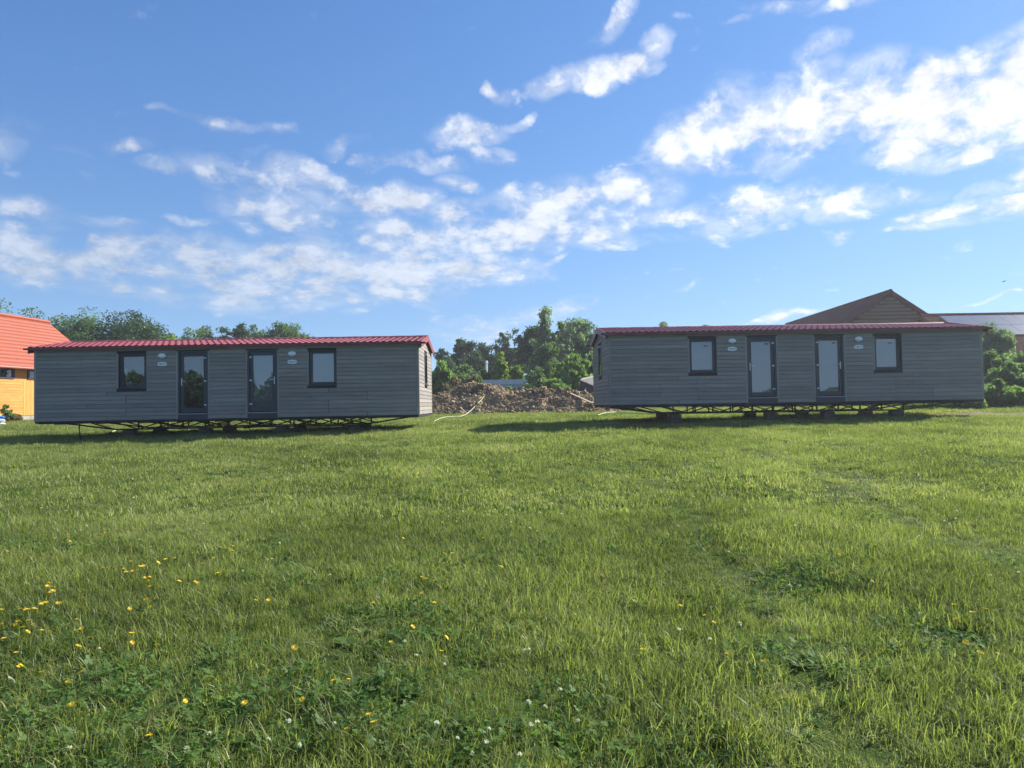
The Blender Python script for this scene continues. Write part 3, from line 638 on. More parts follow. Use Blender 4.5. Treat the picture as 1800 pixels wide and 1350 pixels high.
# ------------------------------------------------------------------ orange timber building, left
M['orange_wood'] = wood('orange_stained_wood', (.60, .205, .045), (.80, .36, .10), 1, per=.08, rough=.5)
M['orange_wood_v'] = wood('orange_stained_wood_upright', (.60, .205, .045), (.80, .36, .10), 2, per=.08, rough=.5)
M['roof_orange'] = plain('brick_red_metal_tiles', (.33, .075, .035), .6, .3, .12, 1.5)
M['white_paint'] = plain('white_paint', (.75, .76, .78), .6)
def tile_sheet(width, length, tw, tl, amp=.03, step=.03):
    """joined profiled roof tiles over a plane: x along the eave, y up the slope"""
    nx = int(width / tw); ny = int(length / tl); k = 4
    V = []; F = []
    xs = np.arange(nx * k + 1) * tw / k; zx = amp * np.abs(np.sin(np.pi * xs / tw))
    V = []
    for r in range(ny):
        for yy, dz in ((r * tl, -.006), (r * tl, step), ((r + 1) * tl, 0)):
            V.append(np.stack([xs, np.full_like(xs, yy), zx + dz], 1))
    V = np.concatenate(V); w = nx * k + 1; i = np.arange(w - 1); Fs = []
    for r in range(ny):
        b = r * 3 * w
        for q in (0, 1): Fs.append(np.stack([b + q * w + i, b + q * w + i + 1, b + (q + 1) * w + i + 1, b + (q + 1) * w + i], 1))
    return V, np.concatenate(Fs)
def orange_house():
    th = R(85.3)                     # wall runs away from the viewer, faces right
    base = Vector((-28.5, 38.0, 0)); z0 = EYE - .22
    root = empty('timber_building', (base.x, base.y, z0), (0, 0, th)); tag(root, 'orange timber building with a red tiled roof beyond the left end of the left cabin', 'building')
    # local: x along wall (away), y = into the building (left), z up from sill of the cladding
    x0, x1, W, H = -9., 7.9, 7.6, 3.05
    b = MB(); b.box(x0, x1, .1, W, -.6, H + .02); b.build('wall', M['orange_wood_v'], root)
    b = MB(); b.box(x0 - .02, x1 + .02, .06, W + .02, -.9, -.03); b.build('plinth', plain('pale_rough_plinth', (.33, .30, .25), .95, .2, .25, 4), root)
    wins = [(-6.0, -4.0), (-2.9, -1.0), (-.9 + .25, 1.0), (1.95, 3.6), (4.5, 6.2)]
    zb, zt = 2.10, 2.98
    n = 13; bh = zb / n
    segs = [(x0, -3.5, 'h'), (-3.5, -2.7, 'v'), (-2.7, 1.70, 'h'), (1.70, 3.9, 'v'), (3.9, 7.9, 'h')]
    hm = MB(); hm.box(0, 1, 0, .03, 0, 1); HM = hm.mesh('board', M['orange_wood']); vm = hm.mesh('board', M['orange_wood_v'])
    for a, c, kd in segs:
        if kd == 'h':
            for r in range(n): put('board', HM, root, (a + .004, .06 + random.uniform(-.006, .006), r * bh + .005), (c - a - .008, 1, bh - .012))
        else:
            k = max(2, int((c - a) / .17))
            for i in range(k): put('board', vm, root, (a + i * (c - a) / k + .004, .055 + random.uniform(-.006, .006), .0), ((c - a) / k - .009, 1, zb - .004))
    xs = [x0] + [v for w_ in wins for v in w_] + [x1]
    for i in range(0, len(xs), 2):
        for r in range(5): put('board', HM, root, (xs[i] + .002, .06, zb + r * .19), (xs[i + 1] - xs[i] - .004, 1, .18))
    for a, c in wins:
        f = MB(); f.box(a, a + .12, .0, .12, zb, zt); f.box(c - .12, c, .0, .12, zb, zt); f.box(a + .12, c - .12, .0, .12, zb, zb + .09); f.box(a + .12, c - .12, .0, .12, zt - .22, zt)
        w = f.build('window', plain('dark_brown_frame', (.06, .04, .04), .5), root)
        g = MB(); g.box(a + .12, c - .12, .06, .07, zb + .09, zt - .22); g.build('pane', M['glass'], w)
        g = MB(); g.box(a + .1, c - .1, .085, .095, zb + .05, zt - .1); g.build('blind', M['blind'], w)
    # roof, two pitches
    pitch = math.atan2(3.1, 3.8); oh = .5; L = (3.8 + oh) / math.cos(pitch)
    rb = MB(); ze = H - oh * math.tan(pitch) + .12; zr = H + 3.1 + .12; xa, xb = x0 - .3, x1 + .35
    V = [(xa, -oh, ze), (xb, -oh, ze), (xb, 3.8, zr), (xa, 3.8, zr), (xb, 7.6 + oh, ze), (xa, 7.6 + oh, ze)]; V += [(p[0], p[1], p[2] - .12) for p in V]
    rb.add(V, [(0, 1, 2, 3), (3, 2, 4, 5), (6, 9, 8, 7), (9, 11, 10, 8), (0, 6, 7, 1), (5, 4, 10, 11), (0, 3, 9, 6), (3, 5, 11, 9), (1, 7, 8, 2), (2, 8, 10, 4)])
    rf = rb.build('roof', M['roof_orange'], root)
    V, F = tile_sheet(xb - xa, L, .26, .38, .05, .025)
    c_, s_ = math.cos(pitch), math.sin(pitch)
    for sg in (0, 1):
        P = V.copy(); y = V[:, 1] * c_ - V[:, 2] * s_; z = V[:, 1] * s_ + V[:, 2] * c_
        P[:, 0] = V[:, 0] + xa; P[:, 1] = (-oh + y) if sg == 0 else (7.6 + oh - y); P[:, 2] = ze + z + .01
        o = link(bpy.data.objects.new('roof_tiles', np_mesh('roof_tiles', P, F if sg == 0 else F[:, ::-1], [M['roof_orange']])), rf); tag(o, kind='stuff')
    g = MB(); g.tube([(xa, 3.8, zr + .05), (xb, 3.8, zr + .05)], .12, 8); g.build('ridge_cap', M['roof_orange'], rf)
    g = MB(); g.tube([(xa, -oh - .07, ze - .04), (xb, -oh - .07, ze - .04)], .07, 8); g.build('gutter', plain('copper_brown_gutter', (.35, .13, .09), .5), rf)
    ga = MB(); ga.add([(x1, .1, H), (x1, W, H), (x1, 3.8, H + 3.05), (x0, .1, H), (x0, W, H), (x0, 3.8, H + 3.05)], [(0, 1, 2), (3, 5, 4)]); ga.build('gable_wall', M['orange_wood_v'], root)
orange_house()

# ------------------------------------------------------------------ brick gabled building and long roof with solar panels, right
def brick_mat(name, c1, c2, mortar, sc_=1.0):
    m, t, p = material(name, .9, .2)
    geo = t.new('ShaderNodeNewGeometry').outputs['Position']
    sp = t.new('ShaderNodeSeparateXYZ'); t.l.new(geo, sp.inputs[0])
    br = t.new('ShaderNodeTexBrick'); t.l.new(t.comb(t.m('ADD', sp.outputs[0], sp.outputs[1]), sp.outputs[2]), br.inputs[0])
    br.inputs['Color1'].default_value = (*c1, 1); br.inputs['Color2'].default_value = (*c2, 1); br.inputs['Mortar'].default_value = (*mortar, 1)
    br.inputs['Scale'].default_value = sc_; br.inputs['Brick Width'].default_value = .6; br.inputs['Row Height'].default_value = .16; br.inputs['Mortar Size'].default_value = .018
    n = t.noise(geo, .8, 5, .65); k = t.m('MULTIPLY_ADD', n, 1.0, .5)
    t.l.new(t.v('MULTIPLY', br.outputs[0], t.comb(k, k, k)), p.inputs['Base Color'])
    return m
M['old_tiles'] = plain('old_dark_clay_tiles', (.135, .040, .050), .9, .15, .25, 1.2)
M['clay'] = plain('red_clay_tiles', (.30, .10, .06), .8, .2, .25, 1.6)
def gable_barn():
    Y = 50.; ap = at(1566, 512, Y); th = R(-2.2); half = 6.4; drop = half * .69; Lr = 21.
    zb = G(ap.x, Y) - .2
    root = empty('brick_building', (ap.x, Y, zb), (0, 0, th)); tag(root, 'old brown brick gabled building rising behind the right cabin roof', 'building')
    za = ap.z - zb; H = za - drop
    bm_ = brick_mat('dark_old_brick', (.12, .07, .05), (.07, .045, .035), (.10, .08, .06))
    b = MB(); b.box(-half + .3, half - .3, .3, Lr, 0, H + .15)
    b.add([(-half + .3, .3, H + .15), (half - .3, .3, H + .15), (0, .3, za - .12), (-half + .3, Lr, H + .15), (half - .3, Lr, H + .15), (0, Lr, za - .12)], [(0, 1, 2), (3, 5, 4)])
    b.build('wall', bm_, root)
    # recessed timber courses that read on the gable
    k = MB()
    for i in range(16):
        z = H + .3 + i * .27; wd = (za - z) / .69 - .55
        if wd > .3: k.box(-wd, wd, .22, .3, z, z + .17)
    o = k.build('gable_cladding', wood('weathered_brown_cladding', (.18, .085, .060), (.34, .20, .135), 0), root); tag(o, kind='stuff')
    rb = MB(); V = [(-half - .4, 0, H - .28), (0, 0, za), (half + .4, 0, H - .28), (-half - .4, Lr + .3, H - .28), (0, Lr + .3, za), (half + .4, Lr + .3, H - .28)]
    V += [(p[0], p[1], p[2] - .2) for p in V]
    rb.add(V, [(0, 1, 4, 3)[::-1], (1, 2, 5, 4)[::-1], (6, 7, 10, 9), (7, 8, 11, 10), (0, 6, 7, 1)[::-1], (1, 7, 8, 2)[::-1], (3, 4, 10, 9), (4, 5, 11, 10), (0, 3, 9, 6), (2, 8, 11, 5)])
    rf = rb.build('roof', M['old_tiles'], root)
    pitch = math.atan(.69); L = (half + .4) / math.cos(pitch); V, F = tile_sheet(Lr + .3, L, .3, .34, .035, .03)
    for sg in (-1, 1):
        y = V[:, 1] * math.cos(pitch) - V[:, 2] * math.sin(pitch); z = V[:, 1] * math.sin(pitch) + V[:, 2] * math.cos(pitch)
        P = np.stack([sg * (half + .4 - y), V[:, 0], H - .28 + z + .01], 1)
        o = link(bpy.data.objects.new('roof_tiles', np_mesh('roof_tiles', P, F, [M['old_tiles']])), rf); tag(o, kind='stuff')
    g = MB(); g.tube([(0, -.02, za + .05), (0, Lr + .3, za + .05)], .13, 8); g.build('ridge_cap', M['old_tiles'], rf)
    for sg in (-1, 1):
        g = MB(); g.bar((sg * (half + .4), -.05, H - .28), (0, -.05, za + .02), .05, .12); g.build('verge_board', M['old_tiles'], rf)
gable_barn()
def solar_house():
    Y0 = 44.; e = at(1700, 622, Y0); rd = at(1700, 554.5, 49.5)
    x0, x1 = at(1618, 560, 49.5).x, at(1618, 560, 49.5).x + 24
    zb = G(20, 46) - .2
    root = empty('solar_building', (x0, Y0, zb)); tag(root, 'long low building at the right edge with solar panels on its red tiled roof', 'building')
    ze = e.z - zb; zr = rd.z - zb; D = 49.5 - Y0; pitch = math.atan2(zr - ze, D); W = x1 - x0
    b = MB(); b.box(.2, W - .2, .5, 2 * D - .5, 0, ze); b.build('wall', plain('beige_render', (.42, .38, .32), .9), root)
    rb = MB(); V = [(0, 0, ze), (W, 0, ze), (W, D, zr), (0, D, zr), (W, 2 * D, ze), (0, 2 * D, ze)]; V += [(p[0], p[1], p[2] - .15) for p in V]
    rb.add(V, [(0, 1, 2, 3), (3, 2, 4, 5), (6, 9, 8, 7), (9, 11, 10, 8), (0, 6, 7, 1), (5, 4, 10, 11), (0, 3, 9, 6), (3, 5, 11, 9), (1, 7, 8, 2), (2, 8, 10, 4)])
    rf = rb.build('roof', M['clay'], root)
    L = D / math.cos(pitch); V, F = tile_sheet(W, L, .24, .33, .045, .035)
    y = V[:, 1] * math.cos(pitch) - V[:, 2] * math.sin(pitch); z = V[:, 1] * math.sin(pitch) + V[:, 2] * math.cos(pitch)
    o = link(bpy.data.objects.new('roof_tiles', np_mesh('roof_tiles', np.stack([V[:, 0], y, ze + z + .01], 1), F, [M['clay']])), rf); tag(o, kind='stuff')
    g = MB()
    for i in range(int(W / .4)): g.tube([(i * .4, D, zr + .06), (i * .4 + .41, D, zr + .09)], [.13, .11], 6)
    g.build('ridge_cap', M['clay'], rf)
    m, t, p = material('solar_cells', .22, .4)
    co = t.new('ShaderNodeTexCoord').outputs['Object']; br = t.new('ShaderNodeTexBrick'); t.l.new(co, br.inputs[0]); br.offset = 0
    br.inputs['Color1'].default_value = (.13, .145, .20, 1); br.inputs['Color2'].default_value = (.14, .155, .21, 1); br.inputs['Mortar'].default_value = (.24, .25, .28, 1)
    br.inputs['Scale'].default_value = 1; br.inputs['Brick Width'].default_value = .16; br.inputs['Row Height'].default_value = .16; br.inputs['Mortar Size'].default_value = .006
    t.l.new(br.outputs[0], p.inputs['Base Color']); p.inputs['Specular IOR Level'].default_value = .15
    pb = MB(); pb.box(0, 1.02, 0, 1.66, 0, .04); PM = pb.mesh('solar_panel', m)
    # three rows; lower rows start further right, following the roof edge
    for r, (s, start) in enumerate(((4.28, 1.1), (2.58, 3.0), (.88, 7.1))):
        i = 0
        while start + i * 1.04 < W - 1.2:
            put('solar_panel', PM, rf, (start + i * 1.04, s * math.cos(pitch) - .12 * math.sin(pitch), ze + s * math.sin(pitch) + .12 * math.cos(pitch)), rot=(pitch, 0, 0)); i += 1
solar_house()

# far white house between the trees, pale fence wall behind the earth pile
def far_house():
    c = at(846, 700, 54); zb = G(c.x, 54)
    root = empty('far_house', (c.x, 54, zb)); tag(root, 'small house with a grey roof and white chimney glimpsed left of the cone shaped shrub', 'house')
    zr = at(846, 647, 54).z - zb
    b = MB(); b.box(-.9, .9, 0, 6, 0, zr - .6); b.add([(-.9, 0, zr - .6), (.9, 0, zr - .6), (0, 0, zr)], [(0, 1, 2)]); b.build('wall', plain('grey_render', (.35, .38, .42), .9), root)
    b = MB(); b.add([(-1.1, -.3, zr - .6), (0, -.3, zr), (1.1, -.3, zr - .6), (-1.1, 6.3, zr - .6), (0, 6.3, zr), (1.1, 6.3, zr - .6)], [(0, 1, 4, 3), (1, 2, 5, 4)]); b.build('roof', plain('slate_grey_roof', (.16, .18, .22), .7), root)
    ct = at(855, 634, 52.8).z - zb; cx = at(855, 634, 52.8).x - c.x
    b = MB(); b.tube([(cx, -1.2, 0), (cx, -1.2, ct - .22), (cx, -1.2, ct - .21), (cx, -1.2, ct - .1), (cx, -1.2, ct - .09), (cx, -1.2, ct)], [.105, .105, .14, .14, .105, .105], 4); b.build('chimney', M['white_paint'], root)
far_house()
def pale_wall():
    Y = 47.; a = at(836, 668, Y); b_ = at(925, 666, Y); g = G(a.x, Y) - .1
    root = empty('panel_wall', (a.x, Y, g)); tag(root, 'low pale blue grey panel wall standing behind the earth pile', 'wall')
    n = 4; w = (b_.x - a.x) / n; h = a.z - g
    pm = plain('pale_blue_grey_panel', (.34, .40, .46), .6, .3, .1, 1.5)
    for i in range(n):
        m_ = MB(); m_.box(i * w + .01, (i + 1) * w - .01, 0, .08, .0, h - .36); m_.build('panel', pm, root)
    m_ = MB(); m_.box(0, n * w, -.04, .12, h - .34, h); m_.build('coping', plain('pale_grey_coping', (.50, .55, .60), .6), root)
pale_wall()
def lidded_container():
    Y = 41.; a = at(1021, 669, Y); g = G(a.x, Y) - .05; h = a.z - g
    root = empty('container', (a.x, Y, g)); tag(root, 'dark box with sloping pale lid half hidden behind the left end of the right cabin', 'container')
    dk = plain('dark_grey_box', (.035, .037, .042), .7)
    b = MB(); b.add([(0, 0, 0), (3.2, 0, 0), (3.2, 1.6, 0), (0, 1.6, 0), (0, 0, h), (3.2, 0, h - 1.4), (3.2, 1.6, h + .6), (0.1, 1.6, h + .1)], [(0, 1, 5, 4), (1, 2, 6, 5), (2, 3, 7, 6), (3, 0, 4, 7), (4, 5, 6, 7)]); b.build('body', dk, root)
    b = MB(); b.add([(-.05, -.04, h + .01), (3.2, -.04, h - 1.39), (3.2, 1.65, h + .64), (.3, 1.65, h + .17), (-.05, -.04, h + .05), (3.2, -.04, h - 1.34), (3.2, 1.65, h + .7), (.3, 1.65, h + .22)],
              [(0, 1, 5, 4), (1, 2, 6, 5), (2, 3, 7, 6), (3, 0, 4, 7), (4, 5, 6, 7)]); b.build('lid', M['concrete_light'], root)
    b = MB(); b.box(.22, .30, -.03, -.004, .5, h - .45); b.build('latch', plain('steel_latch', (.3, .3, .3), .5), root)
lidded_container()

# ------------------------------------------------------------------ pile of dug earth
def soil_mat():
    m, t, p = material('dug_earth', .95, .1)
    g = t.new('ShaderNodeNewGeometry').outputs['Position']; at_ = t.new('ShaderNodeAttribute', attribute_name='rnd').outputs['Fac']
    n = t.noise(g, .7, 5, .65); n2 = t.noise(g, 7., 5, .7)
    f = t.m('ADD', t.m('ADD', t.m('MULTIPLY', n, .62), t.m('MULTIPLY', n2, .25)), t.m('MULTIPLY', at_, .26))
    c = t.ramp(f, [(.32, (.065, .045, .024)), (.45, (.155, .110, .068)), (.57, (.29, .21, .125)), (.74, (.50, .385, .22))])
    t.l.new(c, p.inputs['Base Color'])
    b = t.new('ShaderNodeBump'); b.inputs['Strength'].default_value = .8; b.inputs['Distance'].default_value = .06
    t.l.new(n2, b.inputs['Height']); t.l.new(b.outputs[0], p.inputs['Normal'])
    return m
PILE_TOP = [(700, 725), (735, 702), (760, 697), (790, 690), (815, 685), (845, 678), (868, 682), (895, 689), (925, 687), (955, 683), (975, 684), (1000, 687), (1030, 692), (1052, 703), (1085, 722)]
PX = []; PH = []
for px, py in PILE_TOP:
    p = at(px, py, 40.8); PX.append(p.x); PH.append(max(0, p.z - G(p.x, 40)))
def pile_h(x, y):
    x = np.asarray(x, float); y = np.asarray(y, float)
    top = np.interp(x, PX, PH, 0, 0)
    yc = 40.8; w = 3.4
    t = np.clip(1 - np.abs(y - yc) / w, 0, 1); prof = np.where(t < .8, t / .8, 1.0)
    n = fbm(x * 1.3, y * 1.3, 4, 1) - .5; n2 = fbm(x * 4 + 5, y * 4, 3, 3) - .5
    return top * prof + (n * .75 + n2 * .25) * np.clip(t * 3, 0, 1) * np.clip(top * 2, 0, 1)
def earth_pile():
    xs = np.arange(-8, 7.5, .085); ys = np.arange(37.2, 44.4, .085); X, Y = np.meshgrid(xs, ys)
    Hh = pile_h(X, Y); Z = gz(X, Y) + Hh - .03
    w = len(xs); i = np.arange((len(ys) - 1) * w).reshape(len(ys) - 1, w)[:, :-1].ravel()
    F = np.stack([i, i + 1, i + w + 1, i + w], 1); keep = Hh.ravel()[F].max(1) > .01
    sm = soil_mat(); V = np.stack([X, Y, Z], -1).reshape(-1, 3)
    me = np_mesh('earth_pile', V, F[keep], [sm], {'rnd': np.clip(fbm(X * 3, Y * 3, 2, 2).ravel(), 0, 1)})
    o = link(bpy.data.objects.new('earth_pile', me)); tag(o, 'long heap of freshly dug brown earth in the gap between the two cabins', 'earth pile')
    n = 14000; cx = RNG.uniform(-7.6, 7.2, n); cy = RNG.uniform(37.4, 41.6, n); hh = pile_h(cx, cy); k = hh > .02
    cx, cy, hh = cx[k], cy[k], hh[k]; n = len(cx); s = RNG.uniform(.018, .06, n) * (1 + (RNG.random(n) < .05) * 1.8)
    oc = np.array([(1, 0, 0), (-1, 0, 0), (0, 1, 0), (0, -1, 0), (0, 0, 1), (0, 0, -1)], float)
    fo = np.array([(0, 2, 4), (2, 1, 4), (1, 3, 4), (3, 0, 4), (2, 0, 5), (1, 2, 5), (3, 1, 5), (0, 3, 5)])
    A = RNG.normal(size=(n, 3, 3)); Q, _ = np.linalg.qr(A); P = oc[None] * RNG.uniform(.6, 1.3, (n, 6, 1)) * s[:, None, None]
    P = np.einsum('nij,nkj->nki', Q, P); P[:, :, 0] += cx[:, None]; P[:, :, 1] += cy[:, None]; P[:, :, 2] += (gz(cx, cy) + hh)[:, None]
    F = (fo[None] + (np.arange(n) * 6)[:, None, None]).reshape(-1, 3)
    c = link(bpy.data.objects.new('clods', np_mesh('clods', P.reshape(-1, 3), F, [sm], {'rnd': np.repeat(RNG.random(n), 6)})), o); tag(c, kind='stuff')
earth_pile()
def on_pile(px, py, lift=.05):
    """point on pile or meadow seen at px, py"""
    for Y in np.arange(20, 43, .05):
        p = at(px, py, Y); h = G(p.x, Y) + float(pile_h(p.x, Y))
        if p.z <= h + lift: return Vector((p.x, Y, h + lift))
    return at(px, py, 42)
def hose(pts, label, rad=.022):
    P = [Vector(p) for p in pts]; out = []
    for i in range(len(P) - 1):
        a = P[max(i - 1, 0)]; b = P[i]; c = P[i + 1]; d = P[min(i + 2, len(P) - 1)]
        for k in range(6):
            t = k / 6; out.append(.5 * ((2 * b) + (c - a) * t + (2 * a - 5 * b + 4 * c - d) * t * t + (3 * b - a - 3 * c + d) * t ** 3))
    out.append(P[-1]); o = MB().tube(out, rad, 6).build('hose', M['hose'], smooth=True); tag(o, label, 'hose')
hose([on_pile(x, y, l) for x, y, l in ((851, 697, .2), (846, 703, .28), (840, 709, .3), (833, 716.5, .28), (825, 724, .2), (813, 731, .1), (795, 732.5, .1), (778, 734, .1), (762, 741, .05))], 'pale hose running down the earth pile onto the grass beside the left cabin')
hose([on_pile(x, y, .07) for x, y in ((1050, 730), (1066, 725.5), (1085, 724.5), (1110, 726), (1150, 727))], 'pale hose curving over the grass at the left end of the right cabin', .024)
hose([on_pile(x, y, .07) for x, y in ((188, 763), (200, 758), (214, 756.5), (232, 757))], 'pale hose end lying in the grass beside the first block of the left cabin', .03)
def plank(a, b, label, w=.16):
    m_ = MB(); m_.bar(a, b, w, .04); tag(m_.build('plank', M['plank']), label, 'plank')
plank(on_pile(1003, 692, .16), on_pile(1041, 709, .25), 'long pale plank lying down the right end of the earth pile')
plank(on_pile(808, 716, .05), on_pile(823, 728, .08), 'short thin stick of wood at the foot of the earth pile by the hose', .05)
p = local(CA, 1.15, .4); q = Vector((p[0] + .07, p[1] - .05, G(p[0], p[1])))
tag(MB().tube([(p[0], p[1], p[2] - .08), (p[0] - .02, p[1], p[2] - .25), (q.x - .02, q.y, q.z + .15), (q.x, q.y, q.z)], .018, 6).build('drain_pipe', M['rubber'], smooth=True), 'thin dark drain pipe hanging below the left end of the left cabin', 'pipe')

# blue and white sacks at the left edge
def sack(x, y, z, mat, label, w=.42):
    b = MB(); n = 14; vs = []; fs = []
    for j, (f, hh) in enumerate(((-1, .25), (-.8, .8), (0, 1), (.8, .8), (1, .25))):
        for i in range(n):
            a = 2 * math.pi * i / n; vs.append((x + f * w, y + .22 * hh * math.cos(a), z + .09 + .085 * hh * math.sin(a)))
    for j in range(4): fs += [(j * n + i, j * n + (i + 1) % n, (j + 1) * n + (i + 1) % n, (j + 1) * n + i) for i in range(n)]
    fs += [tuple(range(n)), tuple(range(4 * n, 5 * n))[::-1]]
    b.add(vs, fs); tag(b.build('sack', mat, smooth=True), label, 'sack', 'sacks at the left edge')
sx = at(-6, 745, 33); sg_ = G(sx.x, 33)
wh = plain('white_sack', (.75, .77, .8), .6, .3, .05, 8); bl = plain('blue_sack', (.08, .25, .62), .6, .3, .2, 8)
sack(sx.x, 33, sg_, wh, 'white sack at the bottom of the small stack at the left edge'); sack(sx.x - .03, 33, sg_ + .17, wh, 'white sack in the middle of the small stack at the left edge')
sack(sx.x - .05, 33, sg_ + .34, bl, 'blue sack on top of the small stack at the left edge')
# bird in the sky
def bird():
    c = at(1764, 495, 60); r = empty('bird', c, (0, 0, R(35))); tag(r, 'small dark bird flying high above the solar roof at the right', 'bird')
    dk = plain('dark_feathers', (.03, .03, .035), .8)
    b = MB().tube([(-.16, 0, 0), (-.10, 0, .01), (0, 0, 0), (.10, 0, -.01), (.2, 0, 0)], [.012, .04, .05, .03, .012], 8); b.add([(.14, 0, 0), (.32, -.05, 0), (.32, .05, 0)], [(0, 1, 2)]); b.build('body', dk, r, smooth=True)
    for s in (-1, 1):
        w = MB(); w.add([(-.06, s * .03, .02), (.08, s * .03, .02), (.06, s * .22, .10), (-.05, s * .2, .10), (.10, s * .42, .04)], [(0, 1, 2, 3), (3, 2, 4)]); w.build('wing', dk, r)
bird()

# ------------------------------------------------------------------ trees and shrubs
LV = {
 'dark': leafy('dark_broad_leaves', [(0.020, 0.043, 0.020), (0.043, 0.089, 0.031), (0.089, 0.149, 0.055)], .45),
 'mid': leafy('mid_green_leaves', [(0.045, 0.088, 0.030), (0.099, 0.174, 0.054), (0.186, 0.285, 0.095)], .55),
 'light': leafy('light_green_leaves', [(0.087, 0.149, 0.045), (0.161, 0.259, 0.074), (0.271, 0.396, 0.124)], .58),
 'willow': leafy('grey_green_willow_leaves', [(0.069, 0.118, 0.065), (0.149, 0.222, 0.124), (0.297, 0.396, 0.235)], .55),
 'yellow': leafy('yellow_green_leaves', [(0.087, 0.137, 0.030), (0.198, 0.271, 0.054), (0.370, 0.446, 0.099)], .58),
 'hedge': leafy('hedge_leaves', [(0.057, 0.105, 0.052), (0.130, 0.210, 0.085), (0.259, 0.359, 0.158)], .60),
 'brown': leafy('brownish_dry_weeds', [(0.100, 0.089, 0.049), (0.198, 0.168, 0.100), (0.317, 0.277, 0.168)], .45),
}
def leaf_cloud(centres, radii, counts, size, aspect=1.0, rng=RNG, droop=0., upright=False):
    """small leaf faces spread through clumps; returns verts, faces, rnd"""
    C = np.repeat(np.asarray(centres, float), counts, 0); Rr = np.repeat(np.asarray(radii, float), counts, 0); n = len(C)
    d = rng.normal(size=(n, 3)); d /= np.linalg.norm(d, axis=1)[:, None]; r = rng.random(n) ** (1 / 2.2)
    P = C + d * r[:, None] * Rr
    a = rng.normal(size=(n, 3)); 
    if upright: a[:, 2] = np.abs(a[:, 2]) * 3 + 1.2
    if droop: a[:, 2] = -np.abs(a[:, 2]) * droop - .8
    a /= np.linalg.norm(a, axis=1)[:, None]
    b = np.cross(a, rng.normal(size=(n, 3))); b /= np.linalg.norm(b, axis=1)[:, None]
    s = size * rng.uniform(.6, 1.35, n)[:, None]
    L = a * s * aspect; Wd = b * s * .5
    V = np.stack([P, P + L * .5 + Wd, P + L, P + L * .5 - Wd], 1).reshape(-1, 3)
    F = np.arange(n * 4).reshape(-1, 4)
    clump = np.repeat(rng.random(len(counts) if hasattr(counts, '__len__') else len(centres)), counts)
    return V, F, np.repeat(np.clip(.5 * clump + .5 * rng.random(n), 0, 1), 4)
def tree(name, x, y, H, W, kind, label, cat='tree', group=None, trunk=.22, clumps=60, leaves=110, size=.16, crown_from=.25, shape=2.0, droop=0., aspect=1.2, clump_r=.16, seed=0, zbase=None, lean=0., upright=False, limbs=7):
    rng = np.random.default_rng(seed + int(abs(x) * 7 + y)); z0 = G(x, y) if zbase is None else zbase
    root = empty(name, (x, y, z0)); tag(root, label, cat, group)
    th = H * (crown_from + .45); mb = MB(); sway = rng.normal(size=2) * H * .02
    tp = [(sway[0] * t * t * 2 + lean * t, sway[1] * t * t * 2, th * t - .15) for t in np.linspace(0, 1, 6)]
    mb.tube(tp, [trunk * (1 - .65 * t) for t in np.linspace(0, 1, 6)], 7)
    cz = H * (crown_from + 1) / 2; hz = H * (1 - crown_from) / 2
    cs = []; rs = []
    clumps = int(clumps * 1.7); leaves = int(leaves * .9)
    for i in range(clumps):
        d = rng.normal(size=3); d /= np.linalg.norm(d); rr = (.45 + .55 * rng.random()) * (1 + .18 * math.sin(3 * math.atan2(d[1], d[0]) + seed) + .12 * rng.normal())
        sq = 1 - .28 * (d[2] > 0) * d[2] ** shape
        c = np.array([d[0] * W / 2 * rr * sq * .82, d[1] * W / 2 * rr * sq * .82, cz + d[2] * hz * (rr * .86 + .06)])
        c[0] += lean * c[2] / H
        q = clump_r * W * rng.uniform(.55, 1.25)
        cs.append(c); rs.append((q, q, q * rng.uniform(.55, .85) * (1.5 if droop else 1)))
    for i in range(limbs):
        t = rng.uniform(.3, .95); k = rng.integers(clumps); a = Vector(tp[0]).lerp(Vector(tp[-1]), t); a.z = th * t - .1; b = Vector(cs[k])
        if b.z < a.z * .8: b.z = a.z + .3
        mid = a.lerp(b, .5) + Vector((0, 0, .08 * H)); mb.tube([a, mid, b], [trunk * .42, trunk * .26, trunk * .08], 5)
    mb.build('trunk', M['bark'], root, smooth=True)
    V, F, r = leaf_cloud(cs, rs, [leaves] * clumps, size, aspect, rng, droop, upright)
    link(bpy.data.objects.new('crown', np_mesh('crown', V, F, [LV[kind]], {'rnd': r})), root)
    return root
GT = 'trees behind the left cabin'
def tree_px(px, top, wpx, Y, kind, label, **kw):
    if kw.get('group') in (GT, 'tree tops above the right cabin'): wpx *= 1.5; top += 0 if px < 320 else -3; kw['leaves'] = 170
    p = at(px, top, Y); z0 = G(p.x, Y); ppm = 1200 / Y
    return tree(kw.pop('name', 'tree'), p.x, Y, p.z - z0, wpx / ppm, kind, label, **kw)
tree_px(-10, 541, 110, 72, 'mid', 'wide green tree crown rising behind the orange building roof at the left edge', group=GT, seed=1, clumps=90)
tree_px(88, 554, 85, 70, 'mid', 'green tree just right of the red roof ridge of the orange building', group=GT, seed=2, clumps=80)
tree_px(152, 555, 80, 72, 'mid', 'greyish green round tree left of the big dark tree behind the left cabin', group=GT, seed=3, clumps=80)
tree_px(230, 552, 96, 66, 'dark', 'largest dark round tree behind the left part of the left cabin roof', group=GT, seed=4, clumps=120)
tree_px(293, 577, 62, 68, 'light', 'low light green tree right of the big dark tree', group=GT, seed=5, clumps=60)
tree_px(340, 581, 50, 74, 'light', 'low pale green tree top in front of dark ones behind the left door', group=GT, seed=6, clumps=50)
tree_px(364, 574, 44, 80, 'dark', 'small dark tree top just above the left cabin roof near its left door', group=GT, seed=7, clumps=60)
